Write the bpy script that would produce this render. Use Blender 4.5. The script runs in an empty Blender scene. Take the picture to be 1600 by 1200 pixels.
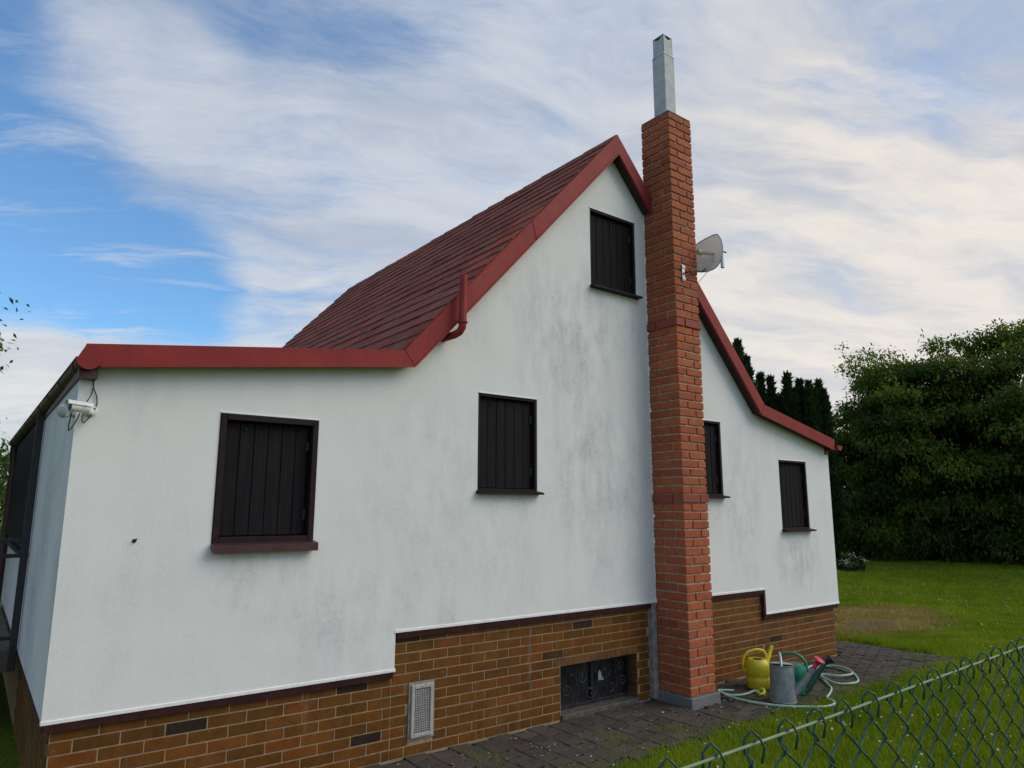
import bpy, bmesh, math, random
import numpy as np
from mathutils import Vector, Matrix
R_ = math.radians
random.seed(7); rng = np.random.default_rng(7)
scene = bpy.context.scene
col = scene.collection

# ------------------------------------------------------------------ camera
cam_d = bpy.data.cameras.new('camera'); cam = bpy.data.objects.new('camera', cam_d); col.objects.link(cam)
cam_d.sensor_fit = 'HORIZONTAL'; cam_d.sensor_width = 36.0; cam_d.lens = 36.0 * 1091.5 / 1600.0
cam_d.clip_start = 0.05; cam_d.clip_end = 3000.0
FW = Vector((0.59709138, 0.78289152, 0.17482208)); RT = Vector((0.79482002, -0.60683827, 0.00290785)); UP = Vector((-0.10836526, -0.13721584, 0.98459575))
EYE = Vector((0.0, -5.0, 1.87))
cam.matrix_world = Matrix(((RT.x, UP.x, -FW.x, EYE.x), (RT.y, UP.y, -FW.y, EYE.y), (RT.z, UP.z, -FW.z, EYE.z), (0, 0, 0, 1)))
scene.camera = cam
FPX = 1091.47
def pix(p):                       # where a point lands in the 1600 x 1200 picture
    d = Vector(p) - EYE; w = d.dot(FW)
    return 800 + FPX * d.dot(RT) / w, 600 - FPX * d.dot(UP) / w, w

# ------------------------------------------------------------------ node helpers
class NT:
    def __init__(s, tree):
        s.t = tree; s.n = tree.nodes; s.l = tree.links
    def node(s, typ, **kw):
        n = s.n.new(typ)
        for k, v in kw.items(): setattr(n, k, v)
        return n
    def put(s, sock, v):
        if isinstance(v, bpy.types.NodeSocket): s.l.new(v, sock)
        elif v is not None:
            if isinstance(v, (tuple, list)) and len(v) == 3 and sock.type == 'RGBA': v = (*v, 1)
            sock.default_value = v
    def math(s, op, a, b=None, c=None, clamp=False):
        n = s.node('ShaderNodeMath', operation=op, use_clamp=clamp)
        s.put(n.inputs[0], a)
        if b is not None: s.put(n.inputs[1], b)
        if c is not None: s.put(n.inputs[2], c)
        return n.outputs[0]
    def vmath(s, op, a, b=None, out=0):
        n = s.node('ShaderNodeVectorMath', operation=op)
        s.put(n.inputs[0], a)
        if b is not None:
            s.put(n.inputs[3] if op == 'SCALE' else n.inputs[1], b)
        return n.outputs[out]
    def mix(s, f, a, b, blend='MIX'):
        n = s.node('ShaderNodeMix', data_type='RGBA', blend_type=blend)
        s.put(n.inputs[0], f); s.put(n.inputs[6], a); s.put(n.inputs[7], b)
        return n.outputs[2]
    def ramp(s, f, lo, hi):       # smooth step from lo to hi
        n = s.node('ShaderNodeMapRange', interpolation_type='SMOOTHSTEP')
        s.put(n.inputs[0], f); n.inputs[1].default_value = lo; n.inputs[2].default_value = hi
        return n.outputs[0]
    def noise(s, vec, scale, detail=4, rough=0.55, dist=0.0, out=0):
        n = s.node('ShaderNodeTexNoise')
        if vec is not None: s.put(n.inputs['Vector'], vec)
        n.inputs['Scale'].default_value = scale; n.inputs['Detail'].default_value = detail
        n.inputs['Roughness'].default_value = rough; n.inputs['Distortion'].default_value = dist
        return n.outputs[out]
    def mapping(s, vec, loc=(0, 0, 0), rot=(0, 0, 0), sc=(1, 1, 1)):
        n = s.node('ShaderNodeMapping'); s.put(n.inputs[0], vec)
        n.inputs[1].default_value = loc; n.inputs[2].default_value = rot; n.inputs[3].default_value = sc
        return n.outputs[0]
    def cramp(s, f, stops):
        n = s.node('ShaderNodeValToRGB'); s.put(n.inputs[0], f)
        e = n.color_ramp.elements
        while len(e) < len(stops): e.new(0.5)
        for el, (p, c) in zip(e, stops): el.position = p; el.color = (*c, 1)
        return n.outputs[0]

# ------------------------------------------------------------------ sky and sun
SUN_AZ, SUN_EL = R_(135.0), R_(40.0)          # azimuth from +Y towards +X
world = bpy.data.worlds.new('World'); scene.world = world; world.use_nodes = True
w = NT(world.node_tree); w.n.clear()
sky = w.node('ShaderNodeTexSky', sky_type='NISHITA'); sky.sun_disc = False
sky.sun_rotation = SUN_AZ; sky.air_density = 1.0; sky.dust_density = 0.6; sky.ozone_density = 2.0
sky.sun_elevation = SUN_EL
geo = w.node('ShaderNodeTexCoord').outputs['Generated']
dirn = w.vmath('NORMALIZE', geo)
sx = w.node('ShaderNodeSeparateXYZ'); w.put(sx.inputs[0], dirn)
zc = w.math('MAXIMUM', sx.outputs[2], 0.0)
den = w.math('ADD', zc, 0.16)
plane = w.node('ShaderNodeCombineXYZ')
w.put(plane.inputs[0], w.math('DIVIDE', sx.outputs[0], den)); w.put(plane.inputs[1], w.math('DIVIDE', sx.outputs[1], den))
pl = plane.outputs[0]
def dvec(az, el):
    a, e = R_(az), R_(el); return (math.sin(a) * math.cos(e), math.cos(a) * math.cos(e), math.sin(e))
def lobe(az, el, inner, outer):    # 1 near a direction, 0 away from it
    d = w.vmath('DOT_PRODUCT', dirn, dvec(az, el), out=1)
    return w.ramp(d, math.cos(R_(outer)), math.cos(R_(inner)))
warp = w.vmath('SCALE', w.vmath('SUBTRACT', w.noise(pl, 1.3, 4, 0.55, out=1), (0.5, 0.5, 0.5)), 0.42)
pw = w.mapping(w.vmath('ADD', pl, warp), rot=(0, 0, R_(24)))
streak = w.noise(w.mapping(pw, loc=(1.3, 0.4, 0), sc=(0.55, 1.6, 1)), 1.25, 8, 0.60)
puffs = w.noise(w.mapping(pw, loc=(3.1, 1.7, 0), sc=(0.9, 1.3, 1)), 2.9, 10, 0.64)
wisps = w.noise(w.mapping(pw, loc=(7.1, 2.7, 0), sc=(0.8, 2.6, 1)), 5.0, 9, 0.70)
big = w.noise(pl, 0.45, 2, 0.5)
cov = w.math('ADD', w.math('MULTIPLY', streak, 0.46), w.math('MULTIPLY', puffs, 0.34))
cov = w.math('ADD', cov, w.math('MULTIPLY', wisps, 0.20))
cov = w.math('ADD', cov, w.math('MULTIPLY', w.math('SUBTRACT', big, 0.5), 0.25))
# open blue in the north-west, a veil that thickens towards the evening sun, haze above the horizon
terms = [w.math('MULTIPLY', lobe(-6, 20.5, 4, 15), -0.20), w.math('MULTIPLY', lobe(7, 30, 1, 8), 0.10), w.math('MULTIPLY', lobe(72, 35, 2, 13), -0.12), w.math('MULTIPLY', lobe(48, 30, 2, 12), -0.05), w.math('MULTIPLY', lobe(9, 15.6, 1, 7.5), -0.22), w.math('MULTIPLY', lobe(62, 12.5, 1, 6), -0.04),
         w.math('MULTIPLY', w.ramp(w.vmath('DOT_PRODUCT', dirn, dvec(75, 16), out=1), 0.55, 0.97), 0.24),
         w.math('MULTIPLY', lobe(22, 22, 3, 16), 0.07), w.math('MULTIPLY', w.ramp(sx.outputs[2], 0.235, 0.185), 0.22)]
for t in terms: cov = w.math('ADD', cov, t)
dens = w.ramp(cov, 0.39, 0.68)
thin = w.noise(w.mapping(pw, loc=(2.2, 5.1, 0), sc=(0.5, 2.4, 1)), 3.2, 9, 0.66)
thin = w.math('MULTIPLY', w.ramp(thin, 0.50, 0.74), w.math('ADD', 0.30, w.math('MULTIPLY', w.ramp(streak, 0.38, 0.56), 0.45)))
dens = w.math('MAXIMUM', dens, thin)
warm = w.ramp(w.vmath('DOT_PRODUCT', dirn, dvec(76, 17), out=1), 0.82, 1.0)
hz = w.ramp(sx.outputs[2], 0.44, 0.16)
ccol = w.mix(hz, (3.75, 3.95, 4.30), (4.45, 4.45, 4.35))
ccol = w.mix(warm, ccol, (5.35, 4.85, 4.25))
shade = w.noise(w.mapping(pw, loc=(8, 2, 0), sc=(0.6, 1.7, 1)), 1.9, 7, 0.60)
ccol = w.mix(w.math('MULTIPLY', w.ramp(shade, 0.38, 0.66), w.math('SUBTRACT', 0.80, w.math('MULTIPLY', hz, 0.32))), ccol, (2.40, 2.76, 3.42))
skyc = w.mix(1.0, sky.outputs[0], (0.56, 0.88, 1.06), 'MULTIPLY')
skyc = w.mix(0.08, skyc, (2.6, 3.0, 3.9))
final = w.mix(w.math('MULTIPLY', dens, 0.93), skyc, ccol)
bg = w.node('ShaderNodeBackground'); w.put(bg.inputs[0], final); bg.inputs[1].default_value = 0.15
w.l.new(bg.outputs[0], w.node('ShaderNodeOutputWorld').inputs[0])

sun_d = bpy.data.lights.new('sun', 'SUN'); sun_d.energy = 1.5; sun_d.angle = R_(45.0); sun_d.color = (1.0, 0.84, 0.64)
sun = bpy.data.objects.new('sun', sun_d); col.objects.link(sun)
sun.rotation_euler = (-Vector((math.sin(SUN_AZ) * math.cos(SUN_EL), math.cos(SUN_AZ) * math.cos(SUN_EL), math.sin(SUN_EL)))).to_track_quat('-Z', 'Y').to_euler()

vs = scene.view_settings; vs.view_transform = 'Standard'; vs.look = 'None'; vs.exposure = 0.20; vs.gamma = 1.0; vs.use_curve_mapping = False
scene.render.engine = 'CYCLES'; scene.cycles.max_bounces = 6; scene.cycles.transparent_max_bounces = 4

# ------------------------------------------------------------------ materials
MATS = {}
def mat(name, rough=0.6, spec=0.5, metallic=0.0):
    m = bpy.data.materials.new(name); m.use_nodes = True
    t = NT(m.node_tree); b = t.n['Principled BSDF']
    b.inputs['Roughness'].default_value = rough; b.inputs['Metallic'].default_value = metallic
    b.inputs['Specular IOR Level'].default_value = spec
    MATS[name] = m
    return m, t, b
def bump(t, b, h, strength=0.3, dist=0.01):
    n = t.node('ShaderNodeBump'); n.inputs['Strength'].default_value = strength; n.inputs['Distance'].default_value = dist
    t.put(n.inputs['Height'], h); t.l.new(n.outputs[0], b.inputs['Normal'])
def worldpos(t): return t.node('ShaderNodeNewGeometry').outputs['Position']
def objrand(t): return t.node('ShaderNodeObjectInfo').outputs['Random']
SCUFF = ('yellow_plastic', 'green_plastic', 'zinc', 'dark_green_plastic', 'hose_rubber', 'white_plastic')
def plain(name, c, rough=0.55, var=0.15, scale=14, metallic=0.0, bs=0.12, spec=0.5):
    m, t, b = mat(name, rough, spec, metallic)
    p = worldpos(t); n = t.noise(p, scale, 5, 0.6)
    dark = tuple(x * (1 - var) for x in c); light = tuple(min(1, x * (1 + var)) for x in c)
    cc = t.mix(t.ramp(n, 0.3, 0.7), dark, light)
    if name in SCUFF: cc = t.mix(t.math('MULTIPLY', t.ramp(t.noise(p, 26, 6, 0.72), 0.54, 0.70), 0.42), cc, (0.11, 0.09, 0.065))
    t.put(b.inputs['Base Color'], cc)
    bump(t, b, t.noise(p, scale * 6, 3), bs, 0.003)
    return m

# white render with rain streaks and soot
m, t, b = mat('wall_render', 0.88, 0.25)
p = worldpos(t); sp = t.node('ShaderNodeSeparateXYZ'); t.put(sp.inputs[0], p)
X, Y, Z = sp.outputs
streaks = t.math('ADD', t.math('MULTIPLY', t.noise(t.mapping(p, sc=(2.6, 2.6, 0.42)), 1.6, 7, 0.68), 0.5), t.math('MULTIPLY', t.noise(t.mapping(p, sc=(1, 1, 0.75)), 2.6, 7, 0.66), 0.5))
fine = t.noise(t.mapping(p, sc=(3, 3, 1.3)), 2.6, 7, 0.70)
cloudy = t.noise(p, 0.75, 4, 0.55)
def blob(x0, z0, rx, rz):
    a = t.math('POWER', t.math('DIVIDE', t.math('SUBTRACT', X, x0), rx), 2.0); c = t.math('POWER', t.math('DIVIDE', t.math('SUBTRACT', Z, z0), rz), 2.0)
    return t.math('SUBTRACT', 1.0, t.math('MINIMUM', t.math('ADD', a, c), 1.0))
grime = t.math('MULTIPLY', t.ramp(streaks, 0.40, 0.72), t.ramp(cloudy, 0.34, 0.62))
patch = t.math('MAXIMUM', t.math('MAXIMUM', blob(4.5, 3.5, 0.85, 1.0), blob(4.95, 2.3, 0.75, 0.95)), t.math('MULTIPLY', t.math('MAXIMUM', t.math('MAXIMUM', blob(3.3, 1.9, 1.3, 1.2), blob(5.0, 2.2, 0.9, 1.4)), blob(2.2, 1.1, 0.8, 0.5)), 0.60))
patch = t.math('MAXIMUM', patch, t.math('MAXIMUM', blob(7.25, 1.9, 0.45, 1.1), blob(8.35, 1.25, 0.6, 0.55)))
for x0, x1, zs in ((1.30, 2.0, 1.58), (3.44, 4.11, 1.97), (4.83, 5.52, 4.09), (6.22, 6.89, 1.97), (8.05, 8.68, 1.57)):     # runs below the sills
    inx = t.math('MULTIPLY', t.ramp(X, x0 - 0.06, x0 + 0.10), t.ramp(X, x1 + 0.06, x1 - 0.10))
    run = t.math('MULTIPLY', inx, t.math('MULTIPLY', t.ramp(Z, zs + 0.01, zs - 0.02), t.ramp(Z, zs - 0.75, zs)))
    patch = t.math('MAXIMUM', patch, t.math('MULTIPLY', run, 0.75))
grime2 = t.math('MULTIPLY', patch, t.ramp(t.math('ADD', t.math('MULTIPLY', streaks, 0.5), t.math('MULTIPLY', fine, 0.5)), 0.40, 0.62))
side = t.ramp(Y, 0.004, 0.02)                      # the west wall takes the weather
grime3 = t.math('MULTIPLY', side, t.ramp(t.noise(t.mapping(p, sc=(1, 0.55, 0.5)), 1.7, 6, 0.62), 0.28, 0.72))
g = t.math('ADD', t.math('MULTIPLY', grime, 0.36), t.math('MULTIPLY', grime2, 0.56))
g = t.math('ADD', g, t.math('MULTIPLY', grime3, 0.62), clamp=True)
speck = t.ramp(t.noise(p, 30, 5, 0.7), 0.32, 0.68)
g = t.math('MULTIPLY', g, t.math('ADD', 0.45, t.math('MULTIPLY', speck, 0.55)))
basec = t.mix(t.noise(p, 1.3, 3), (0.740, 0.740, 0.720), (0.795, 0.795, 0.775))
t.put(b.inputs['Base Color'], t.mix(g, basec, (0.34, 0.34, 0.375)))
hgt = t.math('ADD', t.noise(p, 150, 3, 0.6), t.math('MULTIPLY', t.noise(p, 34, 3), 0.5))
bump(t, b, hgt, 0.45, 0.004)
plain('white_edge', (0.80, 0.80, 0.79), 0.6, 0.06)

# red painted sheet metal
m, t, b = mat('red_paint', 0.55, 0.25)
p = worldpos(t); n1 = t.noise(p, 3.0, 5, 0.6); n2 = t.noise(p, 30, 4, 0.7)
c = t.mix(t.ramp(n1, 0.3, 0.7), (0.225, 0.020, 0.020), (0.285, 0.030, 0.025))
c = t.mix(t.math('MULTIPLY', t.ramp(n2, 0.58, 0.72), 0.35), c, (0.12, 0.03, 0.025))
t.put(b.inputs['Base Color'], c); t.put(b.inputs['Roughness'], t.math('ADD', 0.48, t.math('MULTIPLY', n2, 0.25)))
run = t.ramp(t.noise(t.mapping(p, sc=(9, 9, 0.8)), 1.5, 5, 0.65), 0.50, 0.72)
c = t.mix(t.math('MULTIPLY', run, 0.38), c, (0.10, 0.026, 0.022))
c = t.mix(t.math('MULTIPLY', t.ramp(t.noise(p, 1.6, 4, 0.6), 0.50, 0.68), 0.30), c, (0.33, 0.060, 0.048))
c = t.mix(t.math('MULTIPLY', t.ramp(t.noise(p, 75, 3, 0.7), 0.66, 0.74), 0.6), c, (0.16, 0.10, 0.08))
t.put(b.inputs['Base Color'], c)
bump(t, b, t.noise(p, 5, 3), 0.22, 0.012)
plain('brown_red_paint', (0.055, 0.017, 0.020), 0.45, 0.25, 9)

# roof slates
m, t, b = mat('roof_slate', 0.9, 0.05)
p = worldpos(t); r = objrand(t)
c = t.cramp(r, [(0.0, (0.185, 0.050, 0.036)), (0.45, (0.225, 0.060, 0.042)), (0.80, (0.250, 0.074, 0.052)), (0.93, (0.31, 0.066, 0.042)), (1.0, (0.40, 0.072, 0.038))])
lich = t.ramp(t.noise(p, 3.4, 8, 0.72), 0.42, 0.66)
c = t.mix(t.math('MULTIPLY', lich, 0.65), c, (0.215, 0.125, 0.092))
fresh = t.math('MULTIPLY', t.ramp(t.noise(p, 2.9, 4, 0.6), 0.60, 0.68), t.ramp(t.noise(p, 21, 4, 0.7), 0.46, 0.60))
c = t.mix(t.math('MULTIPLY', fresh, 0.8), c, (0.30, 0.060, 0.045))
c = t.mix(t.math('MULTIPLY', t.ramp(t.noise(p, 42, 5, 0.75), 0.48, 0.70), 0.6), c, (0.31, 0.20, 0.155))
c = t.mix(t.math('MULTIPLY', t.ramp(t.noise(p, 17, 5, 0.7), 0.52, 0.72), 0.45), c, (0.075, 0.030, 0.030))
t.put(b.inputs['Base Color'], c); bump(t, b, t.noise(p, 40, 5, 0.65), 0.35, 0.006)
plain('soffit_dark', (0.030, 0.020, 0.020), 0.8, 0.2)

# chimney bricks
m, t, b = mat('chimney_brick', 0.8, 0.3)
p = worldpos(t); r = objrand(t)
c = t.cramp(r, [(0.0, (0.36, 0.086, 0.036)), (0.4, (0.43, 0.112, 0.043)), (0.8, (0.47, 0.134, 0.050)), (1.0, (0.34, 0.094, 0.048))])
c = t.mix(t.ramp(t.noise(p, 24, 5, 0.65), 0.35, 0.7), t.mix(1.0, c, (0.72, 0.70, 0.72), 'MULTIPLY'), c)
c = t.mix(t.math('MULTIPLY', t.ramp(t.noise(p, 7, 5, 0.7), 0.60, 0.75), 0.35), c, (0.30, 0.24, 0.20))
t.put(b.inputs['Base Color'], c); bump(t, b, t.noise(p, 90, 4, 0.7), 0.5, 0.004)
m, t, b = mat('band_brick', 0.7, 0.3)
p = worldpos(t)
t.put(b.inputs['Base Color'], t.mix(t.noise(p, 18, 4), (0.22, 0.048, 0.034), (0.32, 0.075, 0.048))); bump(t, b, t.noise(p, 70, 4), 0.4, 0.004)
plain('mortar', (0.40, 0.33, 0.25), 0.95, 0.3, 26, bs=0.6, spec=0.1)
plain('cement', (0.26, 0.245, 0.22), 0.95, 0.28, 17, bs=0.6, spec=0.1)
plain('old_concrete', (0.105, 0.095, 0.080), 0.95, 0.35, 23, bs=0.6, spec=0.1)
plain('stone_base', (0.17, 0.172, 0.178), 0.85, 0.45, 120, bs=0.5, spec=0.2)

# glazed plinth bricks
m, t, b = mat('klinker', 0.50, 0.25)
p = worldpos(t); r = objrand(t)
c = t.cramp(r, [(0.0, (0.030, 0.018, 0.015)), (0.025, (0.036, 0.019, 0.010)), (0.045, (0.125, 0.050, 0.007)), (0.5, (0.165, 0.064, 0.008)), (0.85, (0.185, 0.066, 0.009)), (1.0, (0.205, 0.062, 0.010))])
c = t.mix(t.ramp(t.noise(p, 11, 4, 0.6), 0.30, 0.72), t.mix(1.0, c, (0.72, 0.66, 0.62), 'MULTIPLY'), c)
lime = t.math('MULTIPLY', t.ramp(t.noise(t.mapping(p, sc=(7, 7, 0.5)), 1.3, 4, 0.6), 0.62, 0.74), 0.28)
c = t.mix(lime, c, (0.26, 0.20, 0.15))
c = t.mix(t.math('MULTIPLY', t.math('MULTIPLY', t.ramp(t.noise(p, 2.3, 5, 0.65), 0.55, 0.70), t.ramp(t.noise(p, 38, 4, 0.7), 0.40, 0.66)), 0.22), c, (0.26, 0.19, 0.125))
c = t.mix(t.math('MULTIPLY', t.ramp(t.noise(p, 34, 3, 0.6), 0.70, 0.76), 0.6), c, (0.36, 0.29, 0.22))
t.put(b.inputs['Base Color'], c); bump(t, b, t.noise(p, 55, 3), 0.12, 0.003)
plain('klinker_rest', (0.13, 0.050, 0.010), 0.5, 0.4, 5)
plain('grout', (0.30, 0.22, 0.14), 0.9, 0.2, 20, spec=0.2)

# shutters, metal, plastics
m, t, b = mat('shutter_wood', 0.75, 0.15)
p = worldpos(t); r = objrand(t)
gr = t.noise(t.mapping(p, sc=(22, 22, 1.2)), 2.0, 6, 0.6)
c = t.mix(t.ramp(gr, 0.35, 0.7), (0.007, 0.006, 0.008), (0.015, 0.012, 0.015))
c = t.mix(t.math('MULTIPLY', r, 0.3), c, (0.017, 0.013, 0.014))
c = t.mix(t.math('MULTIPLY', t.ramp(t.noise(p, 19, 5, 0.7), 0.62, 0.74), 0.55), c, (0.060, 0.052, 0.055))
t.put(b.inputs['Base Color'], c); bump(t, b, gr, 0.4, 0.004)
plain('shutter_frame', (0.018, 0.009, 0.011), 0.65, 0.3, 12, spec=0.2)
plain('galvanised', (0.50, 0.52, 0.53), 0.42, 0.14, 22, metallic=0.75, bs=0.1)
plain('flue_metal', (0.46, 0.48, 0.49), 0.65, 0.14, 9, metallic=0.0, bs=0.08, spec=0.25)
plain('black_iron', (0.020, 0.021, 0.026), 0.6, 0.35, 30)
plain('old_iron', (0.034, 0.034, 0.038), 0.7, 0.7, 25, spec=0.15)
plain('dark_void', (0.016, 0.016, 0.019), 0.35, 0.3, 6)
plain('vent_metal', (0.40, 0.385, 0.355), 0.5, 0.12, 20)
plain('white_plastic', (0.72, 0.74, 0.72), 0.4, 0.06, 20)
plain('grey_plastic', (0.42, 0.44, 0.46), 0.5, 0.1, 20)
plain('black_plastic', (0.015, 0.016, 0.016), 0.4, 0.2, 20)
plain('cream_plastic', (0.62, 0.60, 0.36), 0.4, 0.08, 20)
plain('yellow_plastic', (0.60, 0.50, 0.018), 0.38, 0.10, 9)
plain('yellow_fitting', (0.55, 0.58, 0.03), 0.4, 0.10, 20)
plain('green_plastic', (0.010, 0.19, 0.105), 0.35, 0.12, 9)
plain('dark_green_plastic', (0.014, 0.075, 0.052), 0.4, 0.2, 9)
plain('pink_plastic', (0.56, 0.020, 0.085), 0.4, 0.08, 20)
plain('hose_rubber', (0.33, 0.50, 0.38), 0.5, 0.14, 12)
plain('zinc', (0.24, 0.265, 0.275), 0.5, 0.22, 14, metallic=0.25, bs=0.15)
plain('fence_green', (0.020, 0.070, 0.052), 0.38, 0.25, 60)
plain('fence_line', (0.19, 0.26, 0.15), 0.4, 0.12, 30)
plain('deck_wood', (0.10, 0.075, 0.055), 0.8, 0.35, 9)
plain('bark', (0.060, 0.046, 0.036), 0.9, 0.35, 12, bs=0.6)
m, t, b = mat('dish_plastic', 0.45, 0.4)
p = worldpos(t)
dcol = t.mix(t.noise(p, 9, 4), (0.78, 0.79, 0.80), (0.88, 0.88, 0.88)); t.put(b.inputs['Base Color'], dcol); bump(t, b, t.noise(p, 50, 2), 0.05, 0.002)
tr = t.node('ShaderNodeBsdfTranslucent'); t.put(tr.inputs[0], dcol); mx = t.node('ShaderNodeMixShader'); mx.inputs[0].default_value = 0.45
t.l.new(b.outputs[0], mx.inputs[1]); t.l.new(tr.outputs[0], mx.inputs[2]); t.l.new(mx.outputs[0], t.n['Material Output'].inputs[0])

def leaf_mat(name, c0, c1, trans=0.35, rough=0.5):
    m = bpy.data.materials.new(name); m.use_nodes = True; t = NT(m.node_tree); MATS[name] = m
    b = t.n['Principled BSDF']; out = t.n['Material Output']
    a = t.node('ShaderNodeAttribute', attribute_name='tone').outputs['Fac']
    c = t.mix(a, c0, c1)
    c = t.mix(t.noise(worldpos(t), 0.9, 3), t.mix(1.0, c, (0.72, 0.78, 0.8), 'MULTIPLY'), c)
    t.put(b.inputs['Base Color'], c); b.inputs['Roughness'].default_value = rough; b.inputs['Specular IOR Level'].default_value = 0.12
    tr = t.node('ShaderNodeBsdfTranslucent'); t.put(tr.inputs[0], t.mix(1.0, c, (1.5, 1.45, 0.6), 'MULTIPLY'))
    mx = t.node('ShaderNodeMixShader'); mx.inputs[0].default_value = trans
    t.l.new(b.outputs[0], mx.inputs[1]); t.l.new(tr.outputs[0], mx.inputs[2]); t.l.new(mx.outputs[0], out.inputs[0])
    return m
leaf_mat('cherry_leaf', (0.030, 0.068, 0.012), (0.215, 0.275, 0.036), 0.45)
leaf_mat('thuja_leaf', (0.016, 0.038, 0.018), (0.052, 0.085, 0.026), 0.20)
leaf_mat('bright_leaf', (0.05, 0.11, 0.02), (0.10, 0.18, 0.035), 0.4)
leaf_mat('white_petal', (0.55, 0.56, 0.55), (0.75, 0.75, 0.72), 0.2)
leaf_mat('grass_blade', (0.150, 0.235, 0.010), (0.310, 0.375, 0.028), 0.30)
leaf_mat('dry_grass', (0.28, 0.205, 0.065), (0.48, 0.36, 0.13), 0.2)
leaf_mat('litter', (0.20, 0.16, 0.11), (0.50, 0.46, 0.40), 0.1)

# lawn soil under the blades: green mat, worn brown patch by the corner of the house
m, t, b = mat('lawn_ground', 0.95, 0.1)
p = worldpos(t); sp = t.node('ShaderNodeSeparateXYZ'); t.put(sp.inputs[0], p); X, Y, Z = sp.outputs
gcol = t.mix(t.ramp(t.noise(p, 0.55, 4, 0.6), 0.3, 0.7), (0.095, 0.160, 0.010), (0.170, 0.230, 0.018))
gcol = t.mix(t.ramp(t.noise(p, 30, 4, 0.7), 0.35, 0.7), t.mix(1.0, gcol, (0.45, 0.5, 0.5), 'MULTIPLY'), gcol)
def spot(x0, y0, rx, ry, soft=0.45):
    a = t.math('POWER', t.math('DIVIDE', t.math('SUBTRACT', X, x0), rx), 2.0); c = t.math('POWER', t.math('DIVIDE', t.math('SUBTRACT', Y, y0), ry), 2.0)
    d = t.math('ADD', t.math('ADD', a, c), t.math('MULTIPLY', t.math('SUBTRACT', t.noise(p, 2.6, 6, 0.65), 0.5), 3.2))
    return t.ramp(d, 1.0 + soft, 1.0 - soft)
gcol = t.mix(spot(12.2, 1.5, 2.0, 1.15), gcol, t.mix(t.noise(p, 9, 5), (0.17, 0.12, 0.042), (0.30, 0.22, 0.08)))
gcol = t.mix(spot(12.0, 1.05, 0.75, 0.38), gcol, t.mix(t.noise(p, 14, 5), (0.095, 0.066, 0.038), (0.20, 0.145, 0.085)))
t.put(b.inputs['Base Color'], gcol); bump(t, b, t.noise(p, 24, 5, 0.7), 0.8, 0.03)

m, t, b = mat('paver', 0.9, 0.2)
p = worldpos(t); r = objrand(t)
c = t.cramp(r, [(0.0, (0.048, 0.038, 0.034)), (0.5, (0.072, 0.056, 0.050)), (1.0, (0.096, 0.076, 0.066))])
c = t.mix(t.ramp(t.noise(p, 3.1, 5, 0.65), 0.36, 0.68), c, (0.064, 0.058, 0.044))
c = t.mix(t.math('MULTIPLY', t.ramp(t.noise(p, 55, 4, 0.7), 0.5, 0.72), 0.5), c, (0.13, 0.112, 0.098))
c = t.mix(t.math('MULTIPLY', t.ramp(t.noise(p, 1.7, 4), 0.58, 0.72), 0.5), c, (0.050, 0.055, 0.030))
t.put(b.inputs['Base Color'], c); bump(t, b, t.noise(p, 80, 5, 0.7), 0.7, 0.006)
plain('paving_bed', (0.036, 0.032, 0.024), 0.95, 0.4, 30, bs=0.6)

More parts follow.
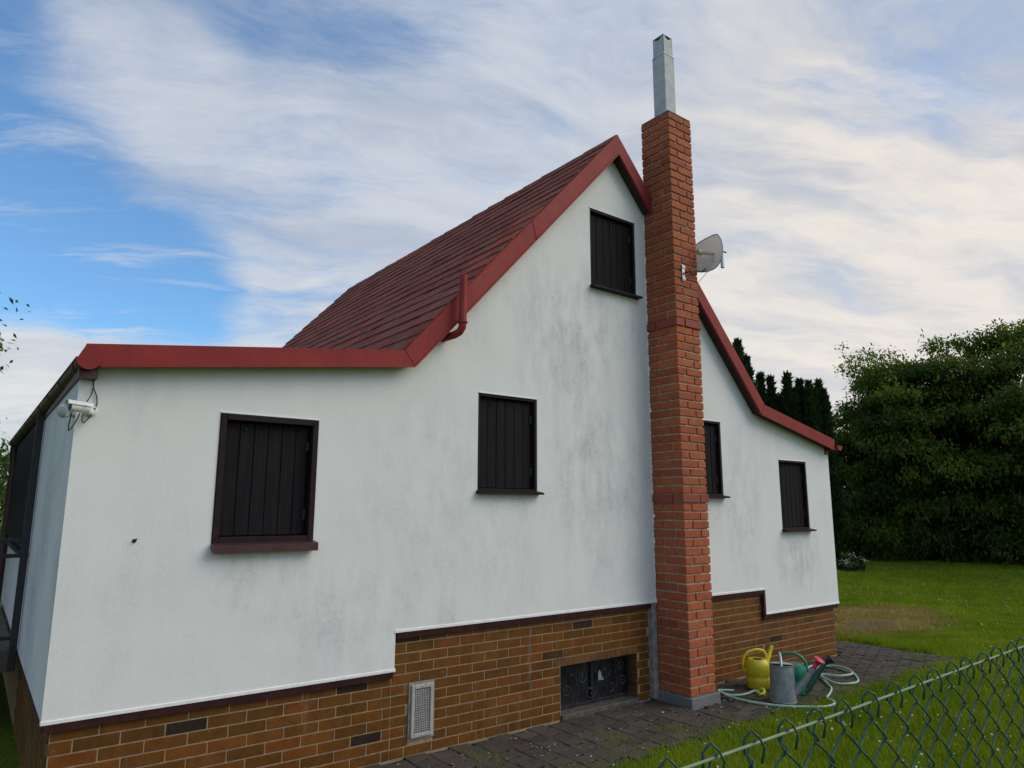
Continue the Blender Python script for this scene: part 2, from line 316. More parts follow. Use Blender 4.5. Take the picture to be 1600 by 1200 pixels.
# ------------------------------------------------------------------ mesh helpers
class MB:
    def __init__(s): s.v = []; s.f = []
    def add(s, vs_, fs_):
        o = len(s.v); s.v += [tuple(v) for v in vs_]; s.f += [tuple(i + o for i in f) for f in fs_]; return s
    def box(s, x0, x1, y0, y1, z0, z1):
        return s.add([(x0, y0, z0), (x1, y0, z0), (x1, y1, z0), (x0, y1, z0), (x0, y0, z1), (x1, y0, z1), (x1, y1, z1), (x0, y1, z1)],
                     [(0, 3, 2, 1), (4, 5, 6, 7), (0, 1, 5, 4), (1, 2, 6, 5), (2, 3, 7, 6), (3, 0, 4, 7)])
    def prism(s, poly, y0, y1):            # polygon in x,z pushed along y
        n = len(poly); a = [(x, y0, z) for x, z in poly] + [(x, y1, z) for x, z in poly]
        return s.add(a, [tuple(range(n)), tuple(range(2 * n - 1, n - 1, -1))] + [(i, i + n, (i + 1) % n + n, (i + 1) % n) for i in range(n)])
    def tube(s, pts, r, seg=8, cap=True):
        pts = [Vector(p) for p in pts]; rr = r if isinstance(r, (list, tuple)) else [r] * len(pts)
        prev = None; rings = []
        for i, p in enumerate(pts):
            d = (pts[min(i + 1, len(pts) - 1)] - pts[max(i - 1, 0)]).normalized()
            if prev is None:
                u = d.orthogonal().normalized()
            else:
                u = (prev - d * prev.dot(d)); u = u.normalized() if u.length > 1e-6 else d.orthogonal().normalized()
            prev = u; v = d.cross(u)
            rings.append([p + (u * math.cos(2 * math.pi * k / seg) + v * math.sin(2 * math.pi * k / seg)) * rr[i] for k in range(seg)])
        vs_ = [q for r_ in rings for q in r_]; fs_ = []
        for i in range(len(rings) - 1):
            for k in range(seg):
                a = i * seg + k; b_ = i * seg + (k + 1) % seg
                fs_.append((a, b_, b_ + seg, a + seg))
        if cap: fs_ += [tuple(range(seg - 1, -1, -1)), tuple((len(rings) - 1) * seg + k for k in range(seg))]
        return s.add(vs_, fs_)
    def lathe(s, prof, centre, seg=28, axis=None, cap=True):   # prof: (radius, height)
        ax = Vector(axis or (0, 0, 1)).normalized(); u = ax.orthogonal().normalized() if axis else Vector((1, 0, 0)); v = ax.cross(u); c = Vector(centre)
        vs_ = [c + ax * h + (u * math.cos(2 * math.pi * k / seg) + v * math.sin(2 * math.pi * k / seg)) * r for r, h in prof for k in range(seg)]
        fs_ = []
        for i in range(len(prof) - 1):
            for k in range(seg):
                a = i * seg + k; b_ = i * seg + (k + 1) % seg
                fs_.append((a, b_, b_ + seg, a + seg))
        if cap: fs_ += [tuple(range(seg - 1, -1, -1)), tuple((len(prof) - 1) * seg + k for k in range(seg))]
        return s.add(vs_, fs_)
    def build(s, name, material, parent=None, smooth=False, fix=False, bevel=0.0):
        me = bpy.data.meshes.new(name); me.from_pydata(s.v, [], s.f)
        if fix or bevel:
            bm = bmesh.new(); bm.from_mesh(me); bmesh.ops.recalc_face_normals(bm, faces=bm.faces)
            if bevel:
                bmesh.ops.bevel(bm, geom=[e for e in bm.edges if e.calc_face_angle(0) > 0.5], offset=bevel, segments=1, affect='EDGES', clamp_overlap=True)
            bm.to_mesh(me); bm.free()
        if smooth:
            me.polygons.foreach_set('use_smooth', [True] * len(me.polygons)); me.set_sharp_from_angle(angle=R_(40))
        me.update()
        return link(name, me, material, parent)
def adopt(o, parent):
    o.parent = parent; o.matrix_parent_inverse = Matrix.Translation(-INV.get(parent.name, Vector((0, 0, 0))))
INV = {}
def link(name, me, material, parent=None):
    if material is not None and not me.materials: me.materials.append(MATS[material])
    o = bpy.data.objects.new(name, me); col.objects.link(o)
    if parent: adopt(o, parent)
    return o
def tag(o, label, cat, group=None, kind=None):
    o['label'] = label; o['category'] = cat
    if group: o['group'] = group
    if kind: o['kind'] = kind
    return o
def thing(name, loc, label, cat, group=None):
    o = bpy.data.objects.new(name, None); col.objects.link(o); o.location = loc; o.empty_display_size = 0.2
    INV[o.name] = Vector(loc)
    return tag(o, label, cat, group)
def holder(name, parent):          # a part that only gathers its own pieces
    o = bpy.data.objects.new(name, None); col.objects.link(o); o.empty_display_size = 0.05; adopt(o, parent); return o
def np_mesh(name, V, F, tone=None):
    V = np.asarray(V, np.float32); F = np.asarray(F, np.int32); k = F.shape[1]
    me = bpy.data.meshes.new(name); me.vertices.add(len(V)); me.vertices.foreach_set('co', V.ravel())
    me.loops.add(F.size); me.loops.foreach_set('vertex_index', F.ravel())
    me.polygons.add(len(F)); me.polygons.foreach_set('loop_start', np.arange(0, F.size, k, dtype=np.int32))
    if tone is not None:
        a = me.attributes.new('tone', 'FLOAT', 'POINT'); a.data.foreach_set('value', np.asarray(tone, np.float32))
    me.update(calc_edges=True); me.validate()
    return me
_chamf = {}
def chamfer_mesh(sx_, sy_, sz_, bv, name='brick'):
    k = (round(sx_, 3), round(sy_, 3), round(sz_, 3), bv, name)
    if k not in _chamf:
        bm = bmesh.new(); bmesh.ops.create_cube(bm, size=1.0)
        for v in bm.verts: v.co = Vector((v.co.x * k[0], v.co.y * k[1], v.co.z * k[2]))
        bmesh.ops.bevel(bm, geom=list(bm.edges), offset=bv, segments=1, affect='EDGES')
        me = bpy.data.meshes.new(name); bm.to_mesh(me); bm.free(); _chamf[k] = me
    return _chamf[k]

# ------------------------------------------------------------------ ground
gv = []; N = 60
ax = np.concatenate([np.linspace(-900, -40, 8), np.linspace(-30, 60, 46), np.linspace(70, 900, 8)])
GX, GY = np.meshgrid(ax, ax, indexing='ij'); gz = np.full_like(GX, -0.03)
n_ = len(ax); idx = np.arange(n_ * n_).reshape(n_, n_)
F4 = np.stack([idx[:-1, :-1], idx[1:, :-1], idx[1:, 1:], idx[:-1, 1:]], -1).reshape(-1, 4)
lawn = link('lawn', np_mesh('lawn', np.stack([GX, GY, gz], -1).reshape(-1, 3), F4), 'lawn_ground'); lawn['kind'] = 'structure'

# ------------------------------------------------------------------ paving strip of interlocking stones
XE, YE = 10.28, -1.02
pav = MB().box(0.2, XE, YE, 0.10, -0.09, -0.018).box(9.24, XE, 0.10, 3.2, -0.09, -0.018).build('paving', 'paving_bed'); pav['kind'] = 'structure'
def bone(s=1.0):                  # I-shaped stone, 0.20 x 0.165
    a, b_, h = 0.0975, 0.0800, 0.06
    pts = [(-a, -b_), (-a * 0.62, -b_), (-a * 0.36, -b_ * 0.74), (a * 0.36, -b_ * 0.74), (a * 0.62, -b_), (a, -b_), (a, b_), (a * 0.62, b_), (a * 0.36, b_ * 0.74), (-a * 0.36, b_ * 0.74), (-a * 0.62, b_), (-a, b_)]
    k = 0.95; n = len(pts)
    v = [(x, y, -h) for x, y in pts] + [(x, y, -0.006) for x, y in pts] + [(x * k, y * k * 0.99, 0) for x, y in pts]
    f = [tuple(range(2 * n, 3 * n))] + [(i, (i + 1) % n, n + (i + 1) % n, n + i) for i in range(n)] + [(n + i, n + (i + 1) % n, 2 * n + (i + 1) % n, 2 * n + i) for i in range(n)]
    me = bpy.data.meshes.new('paving_stone'); me.from_pydata(v, [], f); me.update(); me.materials.append(MATS['paver']); return me
stone = bone(); spots = []
PX_, PY_ = 0.200, 0.145
for i in range(-1, 54):
    for j in range(-1, 30):
        x = 0.32 + i * PX_; y = YE + 0.075 + j * PY_ + (PY_ * 0.5 if i % 2 else 0)
        inside = (0.25 < x < XE - 0.05 and YE + 0.06 < y < 0.06) or (9.36 < x < XE - 0.05 and 0.06 <= y < 3.1)
        if 5.54 < x < 6.2 and y > -0.46: inside = False
        if inside:
            u, v, d = pix((x, y, 0)); spots.append(((0 if (-60 < u < 1660 and v < 1225 and d > 0) else 1, d), x, y))
spots.sort()
rest = MB()
for k, (_, x, y) in enumerate(spots):
    dz = random.uniform(-0.006, 0.004); rx, ry, rz = random.gauss(0, 0.012), random.gauss(0, 0.012), random.gauss(0, 0.02)
    if k < 300:
        o = link('paving_stone', stone, None, pav); o.location = (x, y, dz); o.rotation_euler = (rx, ry, rz + (math.pi if random.random() < .5 else 0))
    else:
        rest.add([(q.co.x + x, q.co.y + y, q.co.z + dz) for q in stone.vertices], [tuple(p_.vertices) for p_ in stone.polygons])
if rest.v:
    o = rest.build('paving_stones', 'paver', pav); o['kind'] = 'stuff'

# ------------------------------------------------------------------ the cottage
house = thing('cottage', (4.85, 3.3, 0.0), 'white rendered cottage with red trimmed steep roof, dark shutters and brown brick plinth', 'house')
XL, XR, YB = 0.451, 9.257, 6.65
WINS = [('w1', 1.298, 2.001, 1.626, 2.509), ('w2', 3.442, 4.109, 2.011, 2.869), ('w3', 4.831, 5.515, 4.128, 4.981), ('w4', 6.222, 6.888, 2.011, 2.869), ('w5', 8.046, 8.681, 1.611, 2.479)]
outer = [(XL, 0.655), (2.697, 0.655), (2.697, 0.937), (7.601, 0.937), (7.601, 0.655), (XR, 0.655), (XR, 2.735), (7.585, 3.045), (5.155, 5.74), (2.69, 3.045), (XL, 2.775)]
def hole_sheet(outer, holes, y, depth_in, depth_hole):
    bm = bmesh.new(); edges = []
    for loop in [outer] + holes:
        vs_ = [bm.verts.new((x, y, z)) for x, z in loop]
        edges += [bm.edges.new((vs_[i], vs_[(i + 1) % len(vs_)])) for i in range(len(vs_))]
    bmesh.ops.triangle_fill(bm, use_beauty=True, edges=edges, use_dissolve=False)
    for f in bm.faces:
        f.normal_update()
        if f.normal.y > 0: f.normal_flip()
    for loop, d, flip in [(outer, depth_in, False)] + [(h, depth_hole, True) for h in holes]:
        a = [bm.verts.new((x, y, z)) for x, z in loop]; c = [bm.verts.new((x, y + d, z)) for x, z in loop]
        for i in range(len(loop)):
            j = (i + 1) % len(loop); q = (a[i], c[i], c[j], a[j])
            bm.faces.new(q if not flip else q[::-1])
    me = bpy.data.meshes.new('front_wall'); bm.to_mesh(me); bm.free(); return me
holes = [[(a, c), (b_, c), (b_, d), (a, d)] for _, a, b_, c, d in WINS]
fw = link('front_wall', hole_sheet(outer, holes, 0.0, 0.10, 0.14), 'wall_render', house)
MB().add([(XL, 0.1, 0.655), (XL, YB, 0.655), (XL, YB, 2.74), (XL, 0.1, 2.775), (XL + .1, 0.1, 0.655), (XL + .1, YB, 0.655)], [(0, 3, 2, 1), (0, 1, 5, 4)]).build('side_wall', 'wall_render', house)
MB().add([(XR, 0.1, 0.655), (XR, YB, 0.655), (XR, YB, 2.735), (XR, 0.1, 2.735)], [(0, 1, 2, 3)]).build('side_wall', 'wall_render', house)
MB().prism([(XL + .01, 0.0), (XR - .01, 0.0), (XR - .01, 2.70), (7.585, 3.03), (5.155, 5.70), (2.69, 3.03), (XL + .01, 2.74)], YB - 0.1, YB).build('rear_wall', 'wall_render', house, fix=True)
MB().box(XL + .12, XR - .12, 0.34, 0.36, 0.9, 2.7).build('inner_lining', 'dark_void', house)

# thin pale starter strip along the lower edge of the render
def strip(x0, x1, z):
    MB().box(x0, x1, -0.006, 0.03, z - 0.012, z + 0.012).build('starter_strip', 'white_edge', house, bevel=0.003)
strip(XL - 0.004, 2.705, 0.652); strip(2.69, 5.665, 0.934); strip(6.066, 7.606, 0.934); strip(7.595, XR + 0.004, 0.652)
def drip(x0, x1, z):      # brown metal drip profile under the render
    MB().add([(x0, 0.0, z - .012), (x1, 0.0, z - .012), (x1, 0.012, z - .060), (x0, 0.012, z - .060), (x0, 0.060, z - .012), (x1, 0.060, z - .012), (x1, 0.060, z - .070), (x0, 0.060, z - .070)],
             [(0, 3, 2, 1), (3, 7, 6, 2), (0, 4, 7, 3), (1, 2, 6, 5), (0, 1, 5, 4)]).build('drip_profile', 'brown_red_paint', house, fix=True)
drip(XL + 0.02, 2.69, 0.652); drip(2.72, 5.62, 0.934); drip(6.07, 7.575, 0.934); drip(7.58, XR - 0.02, 0.652)
MB().box(7.572, 7.60, 0.006, 0.05, 0.585, 0.934).build('drip_profile', 'brown_red_paint', house)
MB().box(XL + 0.012, XL + 0.05, 0.06, 4.0, 0.585, 0.645).build('drip_profile', 'brown_red_paint', house)

# --- plinth: bed of grout with glazed bricks set in it
BW0, BW1, BZ0, BZ1 = 4.413, 5.425, 0.045, 0.4536
CH = 0.0756; GY0 = 0.052
plinth = MB()
for x0, x1, z0, z1 in [(0.505, 2.70, -0.05, 0.60), (2.70, BW0, -0.05, 0.90), (BW0, BW1, BZ1, 0.90), (BW1, 5.62, -0.05, 0.90), (6.05, 7.60, -0.05, 0.90), (7.60, 9.205, -0.05, 0.60)]:
    plinth.box(x0, x1, GY0, GY0 + 0.30, z0, z1)
plinth.box(0.505, 0.60, GY0 + 0.31, YB - 0.05, -0.05, 0.60).box(9.1, 9.205, GY0 + 0.31, YB - .05, -0.05, 0.60)
plinth = plinth.build('plinth', 'grout', house)
VX0, VX1, VZ0, VZ1 = 2.868, 3.064, 0.128, 0.512
bricks = []      # (x0,x1,z0,z1,face)
def course_bricks(x0, x1, row, ztop, blocks=()):
    z0, z1 = row * CH + 0.0043, min((row + 1) * CH - 0.0043, ztop)
    if z1 - z0 < 0.015: return
    off = (0.0 if row % 2 else 0.125) + random.uniform(-0.006, 0.006); x = x0 - (0.25 - off if off else 0.0)
    k = 0
    while x < x1:
        a, c = max(x + 0.0045, x0 + 0.003), min(x + 0.25 - 0.0045, x1 - 0.003)
        segs = [(a, c)]
        for bx0, bx1, bz0, bz1 in blocks:
            if z1 > bz0 + 0.01 and z0 < bz1 - 0.01:
                ns = []
                for s0, s1 in segs:
                    if s1 <= bx0 or s0 >= bx1: ns.append((s0, s1)); continue
                    if s0 < bx0 - 0.02: ns.append((s0, bx0 - 0.005))
                    if s1 > bx1 + 0.02: ns.append((bx1 + 0.005, s1))
                segs = ns
        for s0, s1 in segs:
            if s1 - s0 > 0.02: bricks.append((s0, s1, z0, z1, 'f'))
        x += 0.25
vent_block = (VX0 - 0.01, VX1 + 0.01, VZ0 - 0.01, VZ1 + 0.01); win_block = (BW0, BW1, -0.1, BZ1 + CH - 0.004)
for r_ in range(0, 8): course_bricks(0.505, 2.70, r_, 0.596)
for r_ in range(0, 12): course_bricks(2.70, 5.60, r_, 0.876, (vent_block, win_block))
for r_ in range(0, 12): course_bricks(6.07, 7.60, r_, 0.876)
for r_ in range(0, 8): course_bricks(7.60, 9.20, r_, 0.596)
x = BW0
while x < BW1 - 0.03:
    bricks.append((x + 0.004, x + 0.0735, BZ1 + 0.003, BZ1 + CH - 0.004, 'f')); x += 0.0779
for r_ in range(0, 8):
    y = 0.06 + (0 if r_ % 2 else -0.125)
    while y < 2.6:
        bricks.append((max(y + .0045, 0.055), y + 0.2455, r_ * CH + .004, min((r_ + 1) * CH - .004, .596), 's')); y += 0.25
for r_ in range(0, 6): bricks.append((GY0 + 0.002, GY0 + 0.125, r_ * CH + 0.045, r_ * CH + 0.045 + CH - 0.008, 'r'))   # reveal of the cellar window
def brick_key(bk):
    a, c, z0, z1, f = bk
    p_ = {'f': ((a + c) / 2, 0.045, (z0 + z1) / 2), 's': (0.5, (a + c) / 2, (z0 + z1) / 2), 'r': (BW1, (a + c) / 2, (z0 + z1) / 2)}[f]
    u, v, d = pix(p_); vis = -10 < u < 1610 and v < 1203 and not (f == 's' and a > 1.2)
    size = (c - a) * (z1 - z0) / d ** 2 * (0.15 if f != 'f' else 1)
    return (0 if vis else 1, -size)
bricks.sort(key=brick_key)
rest = MB()
for k, (a, c, z0, z1, f) in enumerate(bricks):
    L_, H_ = c - a, z1 - z0; th = 0.012
    if f == 'f': loc, dims = ((a + c) / 2, GY0 + 0.002 + random.uniform(-.0012, .0012), (z0 + z1) / 2), (L_, th, H_)
    elif f == 's': loc, dims = (0.505 - 0.003, (a + c) / 2, (z0 + z1) / 2), (th, L_, H_)
    else: loc, dims = (BW1 - 0.003, (a + c) / 2, (z0 + z1) / 2), (th, L_, H_)
    if k < 299:
        me = chamfer_mesh(*dims, 0.0025)
        if not me.materials: me.materials.append(MATS['klinker'])
        o = link('brick', me, None, plinth); o.location = Vector(loc); o.rotation_euler = (0, random.gauss(0, 0.0025), 0)
    else:
        rest.box(loc[0] - dims[0] / 2, loc[0] + dims[0] / 2, loc[1] - dims[1] / 2, loc[1] + dims[1] / 2, loc[2] - dims[2] / 2, loc[2] + dims[2] / 2)
o = rest.build('bricks', 'klinker_rest', plinth); o['kind'] = 'stuff'
# dull cement fillets beside the chimney
MB().box(5.606, 5.672, -0.012, 0.30, 0.0, 0.925).build('cement_fillet', 'cement', house, bevel=0.01)

# --- cellar window with a wrought grille
cw = MB().box(BW0 + .004, BW1 - .004, 0.19, 0.20, BZ0 + .004, BZ1 - .004).build('cellar_window', 'dark_void', house)
fr = MB()
for a, c, d, e in [(BW0 + .003, BW0 + .035, BZ0 + .003, BZ1 - .003), (BW1 - .035, BW1 - .016, BZ0 + .003, BZ1 - .003), (BW0 + .035, BW1 - .035, BZ0 + .003, BZ0 + .03), (BW0 + .035, BW1 - .035, BZ1 - .03, BZ1 - .003), (4.90, 4.925, BZ0 + .03, BZ1 - .03)]:
    fr.box(a, c, 0.165, 0.188, d, e)
fr.build('window_frame', 'black_iron', cw)
def spiral(cx, cz, r0, turns, sgn=1, a0=0.0, n=26):
    return [(cx + sgn * (r0 * (1 - 0.82 * i / n)) * math.cos(a0 + turns * 2 * math.pi * i / n), 0.128, cz + (r0 * (1 - 0.82 * i / n)) * math.sin(a0 + turns * 2 * math.pi * i / n)) for i in range(n + 1)]
for pts in [spiral(4.55, 0.20, .06, 1.3), spiral(4.60, 0.36, .05, 1.2, -1), spiral(4.76, 0.31, .075, 1.5, 1, 1.2), spiral(4.85, 0.16, .065, 1.3, -1, 3.0), spiral(5.05, 0.31, .075, 1.5, -1, 1.2),
            spiral(5.13, 0.17, .06, 1.3, 1, 3.0), spiral(5.26, 0.34, .05, 1.2), spiral(5.28, 0.2, .06, 1.3, -1)]:
    MB().tube(pts, 0.0075, 6).build('grille_scroll', 'old_iron', cw, smooth=True)
for x in (4.45, 4.68, 4.94, 5.20, 5.39):
    MB().tube([(x - .02, 0.13, BZ0 + .01), (x + .015, 0.13, .2), (x - .01, .13, .32), (x + .01, 0.13, BZ1 - .01)], 0.007, 6).build('grille_bar', 'old_iron', cw, smooth=True)
MB().box(BW0 + .001, BW1 - .012, 0.03, 0.345, -0.05, 0.040).build('sill', 'old_concrete', cw, bevel=0.006)
MB().add([(4.99, .155, .24), (5.06, .150, .235), (5.03, .152, .31), (5.0, .155, .335), (4.985, .156, .29)], [(0, 1, 2, 3, 4)]).build('paper_scrap', 'grey_plastic', cw)

# --- ventilation grille in the plinth
vg = holder('vent_grille', house)
f_ = MB(); y0, y1 = 0.022, 0.045
for a, c, d, e in [(VX0, VX0 + .028, VZ0, VZ1), (VX1 - .028, VX1, VZ0, VZ1), (VX0 + .028, VX1 - .028, VZ0, VZ0 + .03), (VX0 + .028, VX1 - .028, VZ1 - .03, VZ1)]: f_.box(a, c, y0, y1, d, e)
f_.build('frame', 'vent_metal', vg, bevel=0.003)
MB().box(VX0 + .01, VX1 - .01, 0.0415, 0.0445, VZ0 + .01, VZ1 - .01).build('backing', 'dark_void', vg)
bars = MB(); gw, gh = VX1 - VX0 - .056, VZ1 - VZ0 - .06
for k in range(1, 9): xx = VX0 + .028 + gw * k / 9; bars.box(xx - .0019, xx + .0019, 0.028, 0.034, VZ0 + .028, VZ1 - .028)
for k in range(1, 19): zz = VZ0 + .03 + gh * k / 19; bars.box(VX0 + .026, VX1 - .026, 0.0295, 0.0355, zz - .0019, zz + .0019)
o = bars.build('mesh_bars', 'vent_metal', vg); o['kind'] = 'stuff'
for zz in (VZ0 + .015, VZ1 - .015): MB().lathe([(.006, 0), (.006, .004), (.003, .006)], ((VX0 + VX1) / 2, y0, zz), 8, (0, -1, 0)).build('screw', 'galvanised', vg)
MB().box(VX0 - .018, VX1 + .018, 0.0405, 0.0475, VZ0 - .018, VZ1 + .018).build('mortar_bed', 'cement', vg)

# --- shuttered windows
def window(key, x0, x1, z0, z1, bigframe=False, hinge=1):
    wn = holder('window', house); fw_ = 0.045 if bigframe else 0.026; yb = 0.05
    f_ = MB(); ya, yc = (-0.012, 0.10) if bigframe else (0.006, 0.10)
    for a, c, d, e in [(x0 + .002, x0 + fw_, z0 + .002, z1 - .002), (x1 - fw_, x1 - .002, z0 + .002, z1 - .002), (x0 + fw_, x1 - fw_, z1 - fw_, z1 - .002), (x0 + fw_, x1 - fw_, z0 + .002, z0 + fw_)]: f_.box(a, c, ya, yc, d, e)
    f_.build('frame', 'shutter_frame', wn, bevel=0.004)
    sh = MB().box(x0 + fw_ + .004, x1 - fw_ - .004, yb + .022, yb + .035, z0 + fw_ + .004, z1 - fw_ - .004).build('shutter', 'dark_void', wn)
    n = 6; a0, a1 = x0 + fw_ + .006, x1 - fw_ - .006; bw_ = (a1 - a0) / n
    me = chamfer_mesh(bw_ - .003, 0.022, z1 - z0 - 2 * fw_ - .012, 0.004, 'board')
    if not me.materials: me.materials.append(MATS['shutter_wood'])
    for k in range(n):
        o = link('board', me, None, sh); o.location = Vector((a0 + bw_ * (k + .5), yb + .010 + random.uniform(-.0015, .0015), (z0 + z1) / 2))
    for zz in (z0 + (z1 - z0) * .22, z0 + (z1 - z0) * .78):
        MB().box(x1 - fw_ - .026, x1 - fw_ - .006, yb - .010, yb - .003, zz - .035, zz + .035).build('hinge', 'black_iron', sh, bevel=.002)
    MB().lathe([(.008, 0), (.008, .012), (.004, .016)], (a0 + bw_ * 1.35, yb - .002, z1 - fw_ - .055), 8, (0, -1, 0)).build('bolt', 'black_iron', sh)
    s_ = MB(); e_ = 0.012 if bigframe else 0.02; dp = 0.075; th = 0.055 if bigframe else 0.018
    s_.add([(x0 - (.0 if bigframe else .012), 0.05, z0 + .018), (x1 + e_, 0.05, z0 + .018), (x1 + e_, -dp, z0 - .004), (x0 - (.0 if bigframe else .012), -dp, z0 - .004),
            (x0 - (.0 if bigframe else .012), 0.05, z0 - .020), (x1 + e_, 0.05, z0 - .020), (x1 + e_, -dp, z0 - .004 - th), (x0 - (.0 if bigframe else .012), -dp, z0 - .004 - th)],
           [(0, 1, 2, 3), (3, 2, 6, 7), (7, 6, 5, 4), (0, 3, 7, 4), (1, 5, 6, 2), (0, 4, 5, 1)])
    s_.build('sill', 'brown_red_paint' if bigframe else 'shutter_frame', wn, fix=True)
    MB().box(x0 - .004, x1 + .004, -0.005, 0.004, z1 + .001, z1 + .010).build('bead', 'white_edge', wn)
for k, wd in enumerate(WINS): window(*wd, bigframe=(k == 0))

# --- wall anchor
an = MB().tube([(0.839, 0.02, 1.66), (0.838, -0.02, 1.662), (0.845, -0.035, 1.672)], 0.006, 6).lathe([(.014, 0), (.011, .006)], (0.839, 0.001, 1.66), 10, (0, -1, 0)); an.build('wall_hook', 'black_iron', house)

# --- roof: fascia boards, slabs, slates
roof = holder('roof', house)
T = [(0.456, 2.851), (2.635, 3.116), (5.150, 5.870), (7.632, 3.128), (9.236, 2.797)]
B = [(0.470, 2.706), (2.735, 2.991), (5.160, 5.640), (7.545, 3.000), (9.205, 2.655)]
FY = -0.125
def fascia(i, t0=0.0, t1=1.0, dy=0.0):
    L2 = lambda a, c, q: (a[0] + (c[0] - a[0]) * q, a[1] + (c[1] - a[1]) * q)
    poly = [L2(B[i], B[i + 1], t0), L2(B[i], B[i + 1], t1), L2(T[i], T[i + 1], t1), L2(T[i], T[i + 1], t0)]
    if i == 0 and t0 == 0: poly = [(B[0][0] + .07, B[0][1] + .009), poly[1], poly[2], (T[0][0], T[0][1]), (T[0][0] - .012, T[0][1] - .05), (T[0][0] - .04, T[0][1] - .10)]
    mb = MB().prism(poly, FY + dy, FY + dy + 0.018)
    a, c = poly[0], poly[1]; dx, dz = c[0] - a[0], c[1] - a[1]; ln = math.hypot(dx, dz); nx, nz = -dz / ln * .012, dx / ln * .012
    mb.prism([(a[0], a[1] - .002), (c[0], c[1] - .002), (c[0] + nx, c[1] + nz), (a[0] + nx, a[1] + nz)], FY + dy - 0.010, FY + dy - 0.001)
    return mb.build('fascia_board', 'red_paint', roof, fix=True)
fascia(0, 0.0, 0.999); fascia(1, 0.001, 0.535); fascia(1, 0.525, 0.999, -0.004); 
# right rake is let into the chimney: two boards
tl = (5.665 - T[2][0]) / (T[3][0] - T[2][0]); th_ = (6.068 - T[2][0]) / (T[3][0] - T[2][0])
fascia(2, 0.001, tl); fascia(2, th_, 0.999); fascia(3, 0.001, 1.0)
def slab(i, x_clip=None, y0=FY + 0.020, y1=6.72):
    t0, t1, b0, b1 = T[i], T[i + 1], B[i], B[i + 1]; dn = 0.025
    poly = [(b0[0], b0[1] + dn), (b1[0], b1[1] + dn), (t1[0], t1[1] - dn), (t0[0], t0[1] - dn)]
    return poly, y0, y1
for i in (0, 1, 3):
    poly, y0, y1 = slab(i); MB().prism(poly, y0, y1).build('roof_slab', 'soffit_dark', roof, fix=True)
poly, y0, y1 = slab(2)
MB().prism(poly, 0.02, y1).build('roof_slab', 'soffit_dark', roof, fix=True)
L2 = lambda a, c, q: (a[0] + (c[0] - a[0]) * q, a[1] + (c[1] - a[1]) * q)
for q0, q1 in ((0, tl), (th_, 1)):
    MB().prism([L2(poly[0], poly[1], q0), L2(poly[0], poly[1], q1), L2(poly[3], poly[2], q1), L2(poly[3], poly[2], q0)], y0, 0.019).build('roof_slab', 'soffit_dark', roof, fix=True)
# red coverings on the planes that are only seen edge-on
for i in (0, 2, 3):
    t0, t1 = T[i], T[i + 1]
    MB().prism([(t0[0], t0[1] - .022), (t1[0], t1[1] - .022), (t1[0], t1[1] - .006), (t0[0], t0[1] - .006)], 0.021 if i == 2 else y0, y1).build('roof_sheet', 'roof_slate', roof, fix=True)
# rows of slates on the near slope
A = Vector((T[1][0], 0, T[1][1])); C = Vector((T[2][0], 0, T[2][1])); sl = (C - A); SLEN = sl.length; sl.normalize(); nrm = Vector((-sl.z, 0, sl.x))
ROWS, COLS = 18, 16; ex = (SLEN - 0.03) / ROWS; cwid = (6.72 - (FY + 0.025)) / COLS
bm = bmesh.new(); hw = cwid / 2 - 0.0045
vv = [bm.verts.new(q) for q in [(0, -hw, 0), (0, hw, 0), (ex * 1.25, hw, 0), (ex * 1.25, -hw, 0), (0, -hw, .011), (0, hw, .011), (ex * 1.25, hw, .009), (ex * 1.25, -hw, .009)]]
for f in [(0, 3, 2, 1), (4, 5, 6, 7), (0, 1, 5, 4), (1, 2, 6, 5), (2, 3, 7, 6), (3, 0, 4, 7)]: bm.faces.new([vv[q] for q in f])
bmesh.ops.recalc_face_normals(bm, faces=bm.faces)
slate = bpy.data.meshes.new('slate'); bm.to_mesh(slate); bm.free(); slate.materials.append(MATS['roof_slate'])
half = slate.copy(); half.name = 'half_slate'
for v in half.vertices: v.co.y *= 0.495
slope = holder('slate_covering', roof)
base = Matrix((( sl.x, 0, nrm.x, 0), (0, 1, 0, 0), (sl.z, 0, nrm.z, 0), (0, 0, 0, 1)))
for r_ in range(ROWS):
    stag = (r_ % 2) * 0.5
    cells = [((k + .5), slate) for k in range(COLS)] if not stag else [(.25, half)] + [((k + 1.0), slate) for k in range(COLS - 1)] + [(COLS - .25, half)]
    for kc, me in cells:
        o = link('slate', me, None, slope); y = FY + 0.025 + kc * cwid
        p0 = A + sl * (0.004 + r_ * ex) + nrm * (0.004 + random.uniform(-.002, .003)); p0.y = y
        tilt = Matrix.Rotation(R_(2.6 + random.gauss(0, .35)), 4, 'Y') @ Matrix.Rotation(random.gauss(0, .006), 4, 'Z')
        o.matrix_basis = Matrix.Translation(p0) @ base @ tilt
# ridge caps
capm = MB()
for s_ in (-1, 1):
    pass
prof = [(-0.105, -0.105), (-0.05, -0.035), (0.0, 0.0), (0.05, -0.035), (0.105, -0.105), (0.095, -0.115), (0.0, -0.022), (-0.095, -0.115)]
cap_me = None
for k in range(18):
    y = 0.0 + k * 0.372
    if cap_me is None:
        o = MB().prism(prof, 0.0, 0.41).build('ridge_cap', 'roof_slate', roof, fix=True); cap_me = o.data
    else: o = link('ridge_cap', cap_me, None, roof)
    o.location = Vector((5.150, y - 0.06, 5.872)); o.rotation_euler = (R_(1.5) + random.gauss(0, .006), 0, random.gauss(0, .012))
